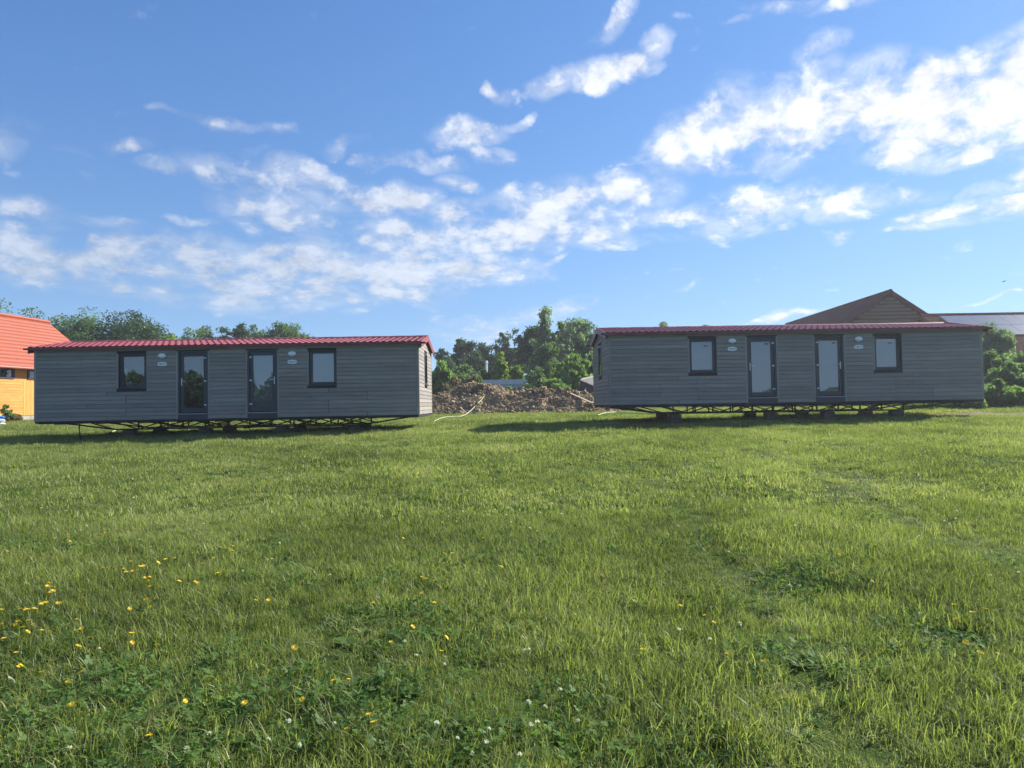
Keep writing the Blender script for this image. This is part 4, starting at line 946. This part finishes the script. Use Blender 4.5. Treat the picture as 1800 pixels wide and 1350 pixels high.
tree_px(395, 575, 40, 80, 'dark', 'dark low tree top between two rounder ones behind the left cabin', group=GT, seed=8, clumps=60)
tree_px(422, 564, 36, 78, 'dark', 'narrow dark tree top behind the middle of the left cabin', group=GT, seed=9, clumps=60)
tree_px(463, 571, 56, 76, 'mid', 'broad mid green tree top above the right door of the left cabin', group=GT, seed=10, clumps=70)
tree_px(508, 562, 50, 76, 'mid', 'taller rounded tree top right of the middle behind the left cabin', group=GT, seed=11, clumps=80)
tree_px(538, 580, 40, 80, 'mid', 'low tree top next to the rightmost one behind the left cabin', group=GT, seed=12, clumps=50)
tree_px(560, 586, 36, 84, 'mid', 'rightmost and lowest tree top behind the left cabin', group=GT, seed=13, clumps=50)
GC = 'trees in the gap between the cabins'
tree_px(818, 586, 62, 74, 'dark', 'open crowned dark oak above the left end of the earth pile', group=GC, seed=20, clumps=70, clump_r=.13, crown_from=.3, leaves=120, trunk=.4, limbs=12)
tree_px(848, 596, 50, 78, 'dark', 'dark tree right beside the open crowned oak', group=GC, seed=21, clumps=70)
tree_px(893, 583, 66, 80, 'dark', 'dark airy oak left of the tall slender birch', group=GC, seed=22, clumps=70, clump_r=.12, limbs=12)
tree_px(935, 571, 62, 66, 'dark', 'dense dark tree directly left of the slender birch', group=GC, seed=23, clumps=110)
tree_px(782, 612, 44, 70, 'dark', 'low dark tree beside the right end wall of the left cabin', group=GC, seed=24, clumps=50)
tree_px(957, 541, 40, 60, 'willow', 'tall slender birch with a wispy top, the highest tree in the gap', group=GC, seed=25, clumps=70, droop=1.5, clump_r=.20, aspect=1.5, shape=.6, crown_from=.15, leaves=90, size=.14)
tree_px(985, 565, 46, 60, 'willow', 'grey green willow between the birch and the large willow', group=GC, seed=26, clumps=80, droop=1.2, clump_r=.16, aspect=1.5, size=.14)
tree_px(1014, 559, 84, 62, 'willow', 'large round grey green willow left of the right cabin', group=GC, seed=27, clumps=150, droop=1., clump_r=.12, aspect=1.5, leaves=130, size=.14)
tree_px(1045, 590, 50, 64, 'willow', 'willow partly hidden by the left end of the right cabin', group=GC, seed=28, clumps=70, aspect=1.5)
tree_px(960, 600, 70, 56, 'mid', 'bushy green tree below the slender birch', group=GC, seed=29, clumps=90, crown_from=.05, size=.14)
tree_px(1163, 567, 26, 82, 'mid', 'tiny tree top showing above the left part of the right cabin roof', group='tree tops above the right cabin', seed=30, clumps=30)
tree_px(1240, 569, 30, 82, 'light', 'left of the two low tree tops side by side above the right cabin roof', group='tree tops above the right cabin', seed=31, clumps=30)
tree_px(1268, 568, 40, 84, 'light', 'right of the two low tree tops side by side above the right cabin roof', group='tree tops above the right cabin', seed=32, clumps=30)
GS = 'shrubs around the earth pile'
kw = dict(name='shrub', cat='shrub', trunk=.05, crown_from=.02)
tree_px(879, 622, 42, 51, 'yellow', 'cone shaped yellow green shrub standing behind the pale panel wall', group=GS, seed=40, clumps=110, leaves=130, size=.10, clump_r=.12, shape=.5, **kw)
tree_px(903, 640, 40, 52, 'yellow', 'lower yellow green shrub right of the cone shaped one', group=GS, seed=41, clumps=60, leaves=110, size=.10, **kw)
tree_px(853, 648, 40, 51.3, 'dark', 'small very dark bush left of the cone shaped shrub', group=GS, seed=42, clumps=40, size=.12, **kw)
tree_px(776, 645, 46, 46, 'light', 'tall light green reedy shrub touching the right end of the left cabin', group=GS, seed=43, clumps=80, leaves=130, size=.16, aspect=2.4, upright=True, **kw)
tree_px(818, 634, 58, 50, 'hedge', 'broad leafy green shrub above the highest part of the earth pile', group=GS, seed=44, clumps=100, leaves=110, size=.12, **kw)
tree_px(842, 658, 26, 46, 'hedge', 'small round leafy shrub at the left end of the panel wall', group=GS, seed=45, clumps=50, leaves=80, size=.12, **kw)
tree_px(800, 668, 52, 44.6, 'brown', 'low brownish weeds along the back of the pile beside the left cabin', group=GS, seed=46, clumps=70, leaves=130, size=.10, aspect=2., upright=True, **kw)
tree_px(829, 664, 34, 44.8, 'brown', 'brownish weeds just behind the highest point of the pile', group=GS, seed=47, clumps=50, leaves=110, size=.10, aspect=2., upright=True, **kw)
tree_px(943, 648, 48, 49, 'hedge', 'round leafy shrub right of the panel wall', group=GS, seed=48, clumps=80, leaves=90, size=.13, **kw)
tree_px(975, 664, 60, 45, 'light', 'low light green bush behind the middle of the earth pile', group=GS, seed=49, clumps=80, leaves=100, size=.12, **kw)
tree_px(930, 672, 60, 45, 'dark', 'low dark bush in front of the right end of the panel wall', group=GS, seed=50, clumps=70, leaves=100, size=.10, **kw)
tree_px(895, 680, 40, 44.8, 'hedge', 'low green weeds in front of the middle of the panel wall', group=GS, seed=51, clumps=50, leaves=90, size=.10, **kw)
tree_px(1010, 632, 60, 47, 'light', 'tall reedy grey green shrub behind the right end of the pile', group=GS, seed=52, clumps=110, leaves=130, size=.15, aspect=2.4, upright=True, **kw)
tree_px(1046, 628, 50, 48, 'willow', 'tall shrub half hidden by the left end of the right cabin', group=GS, seed=53, clumps=80, leaves=120, size=.15, aspect=2.2, upright=True, **kw)
tree_px(985, 640, 44, 52, 'yellow', 'yellow green bush low between the birch and the big willow', group=GS, seed=54, clumps=70, leaves=110, size=.12, **kw)
# weeds by the orange building
tree_px(12, 712, 22, 36, 'light', 'tall yellow green weed in front of the orange wall', group='weeds by the orange wall', seed=60, clumps=14, leaves=28, size=.07, aspect=1.8, upright=True, **kw)
tree_px(24, 731, 26, 36.5, 'brown', 'low brownish weed at the foot of the orange wall', group='weeds by the orange wall', seed=61, clumps=16, leaves=30, size=.07, aspect=1.8, upright=True, **kw)
# hedge at the right
GH = 'hedge bushes at the right of the right cabin'
tree_px(1750, 573, 74, 39, 'willow', 'grey green airy bush rising above the hedge in front of the solar roof', group=GH, seed=70, clumps=130, leaves=140, size=.09, aspect=1.8, upright=True, shape=1., **kw)
tree_px(1718, 590, 60, 39, 'willow', 'grey green bush just behind the right end of the right cabin', group=GH, seed=71, clumps=80, leaves=120, size=.09, aspect=1.8, **kw)
for i, (px, top, w, Y, kd, lb) in enumerate((
    (1745, 616, 74, 33.5, 'hedge', 'dense leafy hedge bush touching the right end of the right cabin'),
    (1800, 614, 84, 34., 'hedge', 'dense leafy hedge bush under the solar panels at the right edge'),
    (1865, 606, 104, 34.5, 'hedge', 'hedge bush cut by the right edge of the picture'),
    (1772, 640, 84, 31.2, 'hedge', 'hedge bush in the middle of the hedge between the upper and lower rows'),
    (1835, 648, 96, 30.6, 'hedge', 'broad lower hedge bush at the right edge'),
    (1742, 674, 70, 28.6, 'hedge', 'low bright hedge bush at the foot of the hedge by the cabin corner'),
    (1795, 682, 76, 28., 'light', 'low light green bush at the foot of the hedge at the right edge'),
    (1850, 684, 84, 28., 'hedge', 'low bush at the foot of the hedge beyond the right edge'),
    (1700, 704, 60, 27.4, 'hedge', 'low spreading weeds below the right end of the right cabin'),
    (1655, 710, 50, 28.4, 'mid', 'dark low weeds seen under the right cabin floor near its right end'),
    (1610, 712, 50, 29.5, 'mid', 'low weeds seen under the right cabin right of its last block'))):
    tree_px(px, top, w, Y, kd, lb, group=GH, seed=80 + i, clumps=90, leaves=90, size=.125, aspect=1.0, clump_r=.12, **kw)
# far woodland that closes the horizon, left and right and behind the viewer
def woodland(name, pts, H, label, kind='mid', leaves=16000, size=.5):
    rng = np.random.default_rng(len(pts) * 3 + int(H * 10)); cs = []; rs = []
    P = np.array(pts, float); seg = np.linalg.norm(np.diff(P, axis=0), axis=1); tot = seg.sum(); n = int(tot / 2.6)
    for i in range(n):
        s = rng.random() * tot; k = 0
        while s > seg[k]: s -= seg[k]; k += 1
        q = P[k] + (P[k + 1] - P[k]) * s / seg[k] + rng.normal(size=2) * 2.5; h = H * (.65 + .45 * float(fbm(q[0] * .06 + 9, q[1] * .06, 3, 2)) + .12 * rng.random())
        for z in np.arange(.8, h, 1.7):
            cs.append((q[0] + rng.normal() * .8, q[1] + rng.normal() * .8, float(gz(q[0], q[1])) + z)); rs.append((2.2, 2.2, 1.4))
    V, F, r = leaf_cloud(cs, rs, [max(8, leaves // len(cs))] * len(cs), size, 1.1, rng)
    tag(link(bpy.data.objects.new(name, np_mesh(name, V, F, [LV[kind]], {'rnd': r}))), label, 'wood', kind='stuff')
woodland('distant_wood', [(-150, 95), (-60, 105), (0, 108), (60, 112), (150, 100)], 5.5, 'dark line of far trees closing the horizon behind everything', 'dark', 60000, .45)
woodland('rear_wood', [(-130, -20), (-70, -48), (-50, -58), (-37, -60)], 8.0, 'row of trees behind the viewer, seen mirrored in the cabin windows', 'dark', 90000, .6)
woodland('rear_distant_wood', [(6, -190), (90, -200), (200, -180)], 7.0, 'far trees behind the viewer, seen mirrored in the right cabin doors', 'dark', 60000, .8)

# ------------------------------------------------------------------ meadow: blades, clover, cut hay
GR = {
 'grass': leafy('grass_blades', [(0.084, 0.108, 0.030), (0.159, 0.202, 0.051), (0.251, 0.296, 0.081), (0.379, 0.390, 0.159)], .58, .45, 1.1, inst=True, gloss=.022),
 'clover': leafy('clover_leaves', [(0.057, 0.112, 0.030), (0.106, 0.191, 0.051), (0.170, 0.263, 0.078)], .5, .5, 2.0, inst=True, gloss=.012),
 'straw': leafy('dry_grass', [(0.186, 0.190, 0.074), (0.328, 0.314, 0.147), (0.491, 0.470, 0.263)], .35, .5, 2.0, inst=True, gloss=.03),
}
def blades(n, rad, h0, h1, w, bend, rng, seg=3, lay=0.):
    a = rng.random(n) * 2 * np.pi; r = rad * np.sqrt(rng.random(n)); bx = r * np.cos(a); by = r * np.sin(a)
    h = rng.uniform(h0, h1, n); da = rng.random(n) * 2 * np.pi; dx, dy = np.cos(da), np.sin(da); b = bend * rng.uniform(.2, 1.5, n)
    ww = w * rng.uniform(.6, 1.4, n); tw = rng.uniform(-1, 1, n); sx, sy = -np.sin(da + tw), np.cos(da + tw)
    V = np.zeros((n, 2 * seg + 1, 3)); 
    for k in range(seg + 1):
        t = k / seg; ang = b * t + lay
        out = h * t * np.sin(np.minimum(ang, 1.9) * .75); up = h * t * np.cos(np.minimum(ang, 1.9) * .8)
        px = bx + dx * out; py = by + dy * out; pz = np.maximum(up, .004)
        f = ww * (1 - t ** 1.6) * .5 if k < seg else 0
        if k < seg:
            V[:, 2 * k] = np.stack([px - sx * f, py - sy * f, pz], 1); V[:, 2 * k + 1] = np.stack([px + sx * f, py + sy * f, pz], 1)
        else: V[:, 2 * seg] = np.stack([px, py, pz], 1)
    F = []
    base = np.arange(n) * (2 * seg + 1)
    for k in range(seg - 1):
        q = np.stack([base + 2 * k, base + 2 * k + 1, base + 2 * k + 3, base + 2 * k + 2], 1); F += [q[:, [0, 1, 2]], q[:, [0, 2, 3]]]
    F.append(np.stack([base + 2 * seg - 2, base + 2 * seg - 1, base + 2 * seg], 1))
    F = np.concatenate(F); return V.reshape(-1, 3), F, np.repeat(rng.random(n), 2 * seg + 1)
def join(parts):
    Vs, Fs, Rs, Ms = [], [], [], []; o = 0
    for (V, F, r), mi in parts: Vs.append(V); Fs.append(F + o); Rs.append(r); Ms.append(np.full(len(F), mi)); o += len(V)
    return np.concatenate(Vs), np.concatenate(Fs), np.concatenate(Rs), np.concatenate(Ms)
def clover(n, rad, rng, s0=.008, s1=.014, h0=.02, h1=.085):
    V = []; F = []; r = []; o = 0
    for i in range(n):
        a = rng.random() * 6.283; q = rad * math.sqrt(rng.random()); c = np.array([q * math.cos(a), q * math.sin(a), rng.uniform(h0, h1)]); s = rng.uniform(s0, s1); a0 = rng.random() * 6.28
        tl = rng.normal(size=2) * .35; rr = rng.random()
        for k in range(3):
            d = a0 + k * 2.094; cx, cy = c[0] + s * .95 * math.cos(d), c[1] + s * .95 * math.sin(d)
            pts = [c]
            for e in np.linspace(-1.9, 1.9, 5):
                x = cx + s * .8 * math.cos(d + e); y = cy + s * .8 * math.sin(d + e); pts.append(np.array([x, y, c[2] + (x - c[0]) * tl[0] + (y - c[1]) * tl[1] + s * .15]))
            V += pts; F += [(o, o + j, o + j + 1) for j in range(1, 5)]; r += [rr] * 6; o += 6
        V += [c, c + [.0009, 0, 0], np.array([c[0] * .8, c[1] * .8, 0])]; F.append((o, o + 1, o + 2)); r += [rr] * 3; o += 3
    return np.array(V), np.array(F), np.array(r)
def broad(n, rng, L=.07, w=.018):
    V = []; F = []; r = []; o = 0
    for i in range(n):
        a = rng.random() * 6.283; l = L * rng.uniform(.6, 1.3); el = rng.uniform(.2, .9); d = np.array([math.cos(a), math.sin(a), 0]); sd = np.array([-d[1], d[0], 0])
        for t, f in ((0, .15), (.35, .8), (.7, 1.), (1., .05)):
            p = d * l * t * math.cos(el * (1 - t * .5)) + np.array([0, 0, l * t * math.sin(el) * (1 - .4 * t) + .01]); V += [p - sd * w * f, p + sd * w * f]
        for k in range(3): F += [(o + 2 * k, o + 2 * k + 1, o + 2 * k + 3), (o + 2 * k, o + 2 * k + 3, o + 2 * k + 2)]
        r += [rng.random()] * 8; o += 8
    return np.array(V), np.array(F), np.array(r)
tr = np.random.default_rng(5)
def source(name, parts, mats):
    V, F, r, mi = join(parts); return bpy.data.objects.new(name, np_mesh(name, V, F, mats, {'rnd': r}, mi))
gm = [GR['grass'], GR['straw']]
near_src = [source('blade_tuft_%02d' % i, [(blades(60, .15, .035, .095, .0038, .9, tr), 0), (blades(45, .15, .04, .12, .0040, 2.2, tr), 0), (blades(9, .15, .03, .10, .003, 1.2, tr), 1)], gm) for i in range(5)]
long_src = [source('blade_long_%02d' % i, [(blades(60, .10, .08, .17, .0042, .85, tr, 4), 0), (blades(7, .11, .10, .19, .0028, .9, tr, 4), 1)], gm) for i in range(3)]
far_src = [source('blade_far_%02d' % i, [(blades(90, .24, .03, .085, .0075, .9, tr, 2), 0), (blades(12, .24, .03, .09, .006, 1.2, tr, 2), 1)], gm) for i in range(4)]
clo_src = [source('clover_tuft_%02d' % i, [(clover(48, .14, tr, .006, .0105, .015, .065), 0), (blades(30, .14, .04, .10, .0034, 1., tr), 1)], [GR['clover'], GR['grass']]) for i in range(3)] + [source('clover_tuft_03', [(broad(9, tr), 0)], [GR['clover']])]
hay_src = [source('hay_tuft_%02d' % i, [(blades(34, .14, .05, .14, .0032, .5, tr, 3, 1.0), 0)], [GR['straw']]) for i in range(3)]
def scatter(name, label, srcs, P, scale, rng):
    """one object: points carrying instances of the tufts"""
    n = len(P); me = bpy.data.meshes.new(name); me.vertices.add(n); me.vertices.foreach_set('co', P.astype(np.float32).ravel())
    a = me.attributes.new('scl', 'FLOAT', 'POINT'); a.data.foreach_set('value', scale.astype(np.float32))
    a = me.attributes.new('pick', 'INT', 'POINT'); a.data.foreach_set('value', rng.integers(0, len(srcs), n).astype(np.int32))
    a = me.attributes.new('rot', 'FLOAT_VECTOR', 'POINT'); rv = np.stack([rng.normal(size=n) * .10, rng.normal(size=n) * .10, rng.random(n) * 6.283], 1); a.data.foreach_set('vector', rv.astype(np.float32).ravel())
    o = link(bpy.data.objects.new(name, me)); tag(o, label, kind='stuff')
    c = bpy.data.collections.new(name + '_tufts')
    for s in srcs: c.objects.link(s)
    g = bpy.data.node_groups.new(name, 'GeometryNodeTree'); g.interface.new_socket('Geometry', in_out='INPUT', socket_type='NodeSocketGeometry'); g.interface.new_socket('Geometry', in_out='OUTPUT', socket_type='NodeSocketGeometry')
    gi = g.nodes.new('NodeGroupInput'); go = g.nodes.new('NodeGroupOutput'); ip = g.nodes.new('GeometryNodeInstanceOnPoints'); ci = g.nodes.new('GeometryNodeCollectionInfo')
    ci.inputs['Collection'].default_value = c; ci.inputs['Separate Children'].default_value = True; ci.inputs['Reset Children'].default_value = True
    def na(nm, tp):
        q = g.nodes.new('GeometryNodeInputNamedAttribute'); q.data_type = tp; q.inputs['Name'].default_value = nm; return q.outputs['Attribute']
    g.links.new(gi.outputs[0], ip.inputs['Points']); g.links.new(ci.outputs[0], ip.inputs['Instance']); ip.inputs['Pick Instance'].default_value = True
    g.links.new(na('pick', 'INT'), ip.inputs['Instance Index']); g.links.new(na('rot', 'FLOAT_VECTOR'), ip.inputs['Rotation']); g.links.new(na('scl', 'FLOAT'), ip.inputs['Scale'])
    g.links.new(ip.outputs[0], go.inputs[0]); md = o.modifiers.new('scatter', 'NODES'); md.node_group = g
    return o
def grid(y0, y1, step, rng, side=.80, pad=2.6):
    out = []; y = y0
    ys = np.arange(y0, y1, step)
    for y in ys:
        w = side * abs(y) + pad; xs = np.arange(-w, w, step); out.append(np.stack([xs + rng.uniform(-.5, .5, len(xs)) * step, y + rng.uniform(-.5, .5, len(xs)) * step], 1))
    return np.concatenate(out)
def keep_mask(p):
    x, y = p[:, 0], p[:, 1]
    k = ~((pile_h(x, y) > .06) & (y > 37))
    d = 1 - ((x - 17) / 4.2) ** 2 - ((y - 23.3) / 1.0) ** 2
    k &= ~((d > 0) & (RNG.random(len(x)) < np.clip(d * 2.2, 0, .92)))
    k &= ~((x < -28.2) & (y > 33 + .0 * x))
    return k
def ruts(x, y):
    a = np.exp(-((x - (1.25 + .09 * y + .08 * np.sin(y * 1.7))) / .22) ** 2) * (y < 11)
    b = np.exp(-((x - (3.35 + .137 * y + .1 * np.sin(y * 1.3))) / .30) ** 2) * (y < 16)
    c = np.exp(-((x - (-1.0 - (y - 4.1) * .5 + .08 * np.sin(y * 2.5))) / .16) ** 2) * (y < 7.5) * (y > 3.2)
    return np.clip(a + b + c, 0, 1)
def vigour(x, y):
    """how tall the growth is: wheel ruts and hollows low, patches high"""
    v = .82 + 1.3 * (fbm(x * 1.1 + 3, y * 1.1, 4, 0) - .28)
    rut = ruts(x, y)
    return np.clip(v * (1 - .6 * np.clip(rut, 0, 1)), .5, 1.6)
CLOVER_SPOTS = [(-1.55, 3.15, .75), (-2.2, 3.6, .6), (-.9, 3.3, .5), (-.55, 4.3, .35), (-.25, 3.0, .35), (-.85, 4.6, .35), (1.6, 3.9, .3), (2.6, 4.2, .35), (.2, 3.2, .3), (-1.8, 2.6, .6), (.7, 2.9, .25), (2.3, 5.5, .4), (-2.9, 4.4, .4)]
def cloverness(x, y):
    c = np.zeros_like(x)
    for a, b, r in CLOVER_SPOTS: c = np.maximum(c, 1.15 * np.exp(-(((x - a) ** 2 + (y - b) ** 2) / r ** 2)))
    return np.maximum(c, np.clip((fbm(x * .9 + 31, y * .9 + 5, 3, 4) - .60) * 5, 0, .5) * np.clip((9 - y) / 4, 0, 1))
def place(p): return np.stack([p[:, 0], p[:, 1], gz(p[:, 0], p[:, 1]) - .004], 1)
g1 = grid(1.2, 8.2, .115, RNG, .8, 1.2); g1 = g1[keep_mask(g1)]; c1 = cloverness(g1[:, 0], g1[:, 1]); g1 = g1[RNG.random(len(g1)) > c1 * .72]
scatter('meadow_grass', 'mown green meadow grass in the foreground', near_src, place(g1), vigour(g1[:, 0], g1[:, 1]) * RNG.uniform(.75, 1.3, len(g1)), RNG)
g2 = grid(8.0, 23., .22, RNG, .8, 2.); g2 = g2[keep_mask(g2)]
scatter('meadow_grass', 'green meadow grass in front of the cabins', far_src, place(g2), vigour(g2[:, 0], g2[:, 1]) * RNG.uniform(.8, 1.25, len(g2)), RNG)
g3 = grid(22.8, 48., .42, RNG, .85, 3.); g3 = g3[keep_mask(g3)]
scatter('meadow_grass', 'green meadow grass under and behind the cabins', far_src, place(g3), 1.35 * RNG.uniform(.8, 1.3, len(g3)), RNG)
gl = grid(1.2, 21.6, .30, RNG, .8, 1.5); v = fbm(gl[:, 0] * .7 + 11, gl[:, 1] * .7 + 2, 4, 3); gl = gl[(RNG.random(len(gl)) < np.clip((v - .44) * 7, .02, .95)) & keep_mask(gl)]
scatter('long_grass', 'longer grass tufts standing out of the meadow', long_src, place(gl), RNG.uniform(.65, 1.2, len(gl)), RNG)
gc = grid(1.4, 14, .15, RNG, .8, .8); c = cloverness(gc[:, 0], gc[:, 1]); gc = gc[RNG.random(len(gc)) < np.clip(c, .035, 1)]
scatter('clover_patches', 'patches of dark green clover in the meadow', clo_src, place(gc), RNG.uniform(.8, 1.35, len(gc)), RNG)
gh = grid(1.4, 24, .26, RNG, .8, 1.); v = fbm(gh[:, 0] * 1.1 + 21, gh[:, 1] * 1.1 + 12, 3, 5); rt = ruts(gh[:, 0], gh[:, 1])
gh = gh[RNG.random(len(gh)) < np.clip((v - .50) * 5, .03, .8) * (.7 + .03 * gh[:, 1]) + .5 * rt]
q = place(gh); q[:, 2] += .025
scatter('cut_hay', 'pale dry cut grass lying on the meadow', hay_src, q, RNG.uniform(.6, 1.2, len(gh)), RNG)

# ------------------------------------------------------------------ flowers, one by one
M['petal'] = leafy('yellow_petals', [(.80, .50, .02), (.88, .62, .03), (.90, .72, .05)], .35, scale=3., gloss=.05)
M['petal_white'] = leafy('white_clover_florets', [(.50, .50, .38), (.72, .72, .62), (.82, .80, .76)], .35, scale=9.)
M['petal_red'] = leafy('orange_red_petals', [(.6, .10, .03), (.7, .16, .05), (.75, .2, .08)], .3, scale=9.)
M['stem'] = leafy('flower_stem', [(.05, .09, .02), (.08, .13, .03), (.1, .15, .04)], .3, scale=9.)
def dandelion(mat, rad, rng, rings=3, cup=.6):
    V = []; F = []; r = []; o = 0
    for k in range(rings):
        n = 14 - 3 * k; L = rad * (1 - .25 * k); el = .12 + cup * k / rings
        for i in range(n):
            a = 6.283 * i / n + k * .3 + rng.normal() * .08; d = np.array([math.cos(a), math.sin(a), 0]); s = np.array([-d[1], d[0], 0]); w = rad * .20
            tip = d * L * math.cos(el) + np.array([0, 0, L * math.sin(el)])
            V += [s * w * .3, -s * w * .3, tip * .8 - s * w, tip + [0, 0, .001], tip * .8 + s * w]; F += [(o, o + 1, o + 2), (o, o + 2, o + 4), (o + 2, o + 3, o + 4)]; r += [rng.random()] * 5; o += 5
    return np_mesh('blossom', np.array(V, float), np.array(F), [mat], {'rnd': np.array(r)})
def clover_head(mat, rad, rng):
    V = []; F = []; r = []; o = 0
    for i in range(46):
        d = rng.normal(size=3); d[2] = abs(d[2]) * .8 - .15; d /= np.linalg.norm(d); s = np.cross(d, rng.normal(size=3)); s /= np.linalg.norm(s); w = rad * .16
        V += [d * rad * .3 - s * w * .5, d * rad * .3 + s * w * .5, d * rad * rng.uniform(.85, 1.1) + s * w, d * rad * 1.1, d * rad * .9 - s * w]; F += [(o, o + 1, o + 2), (o, o + 2, o + 4), (o + 2, o + 3, o + 4)]; r += [rng.random()] * 5; o += 5
    return np_mesh('blossom', np.array(V, float), np.array(F), [mat], {'rnd': np.array(r)})
def stem_mesh(h):
    b = MB().tube([(0, 0, 0), (h * .05, 0, h * .5), (0, 0, h)], .0012, 4); return b.mesh('stem', M['stem'])
ST = stem_mesh(.08); fr = np.random.default_rng(3)
YB = [dandelion(M['petal'], .015, fr), dandelion(M['petal'], .013, fr, 2, .9), dandelion(M['petal'], .016, fr, 3, .3)]
WB = [clover_head(M['petal_white'], .011, fr) for _ in range(3)]; RB = dandelion(M['petal_red'], .014, fr, 2, .8)
def flower(name, x, y, blossom, label, group, s=1., h=.09):
    r = empty(name, (x, y, G(x, y)), (0, 0, fr.random() * 6.28)); tag(r, label, 'flower', group)
    put('stem', ST, r, scale=(1, 1, h / .08)); put('blossom', blossom, r, (0, 0, h), (s, s, s), (fr.normal() * .35, fr.normal() * .35, 0))
def zone(x, y):
    if y < 3.6: d = 'in the nearest grass'
    elif y < 5.2: d = 'in the near meadow'
    elif y < 8: d = 'halfway across the meadow'
    elif y < 18: d = 'in the far meadow'
    else: d = 'just before the cabins'
    s = 'left' if x < -.25 * y else 'right' if x > .25 * y else 'centre'
    return d, s
for x, y in YELLOW:
    d, s = zone(x, y)
    flower('yellow_flower', x, y, YB[fr.integers(3)], 'one of the small yellow flowers %s, %s part' % (d, s), 'yellow flowers %s, %s part' % (d, s), fr.uniform(.75, 1.15) * (1 + .04 * y), .085 + fr.uniform(-.01, .02))
def white(x, y, *a):
    d, s = zone(x, y)
    flower('white_flower', x, y, WB[fr.integers(3)], 'one of the round white clover flowers %s, %s part' % (d, s), 'white flowers %s, %s part' % (d, s), *a)
for x, y in WHITE: white(x, y, fr.uniform(.7, 1.1) * (1 + .035 * y), .078 + fr.uniform(-.01, .02))
for i in range(110):
    y = 6.5 + 14 * fr.random() ** 1.2; x = fr.uniform(-.72, .72) * y
    if fbm(x * .5 + 3, y * .5 + 8, 3, 1) > .42: white(x, y, fr.uniform(.7, 1.0) * (1 + .04 * y), .08 + fr.uniform(-.01, .02))
flower('red_flower', .675, 5.34, RB, 'single small orange red flower right of the middle of the meadow', None, 1., .09)
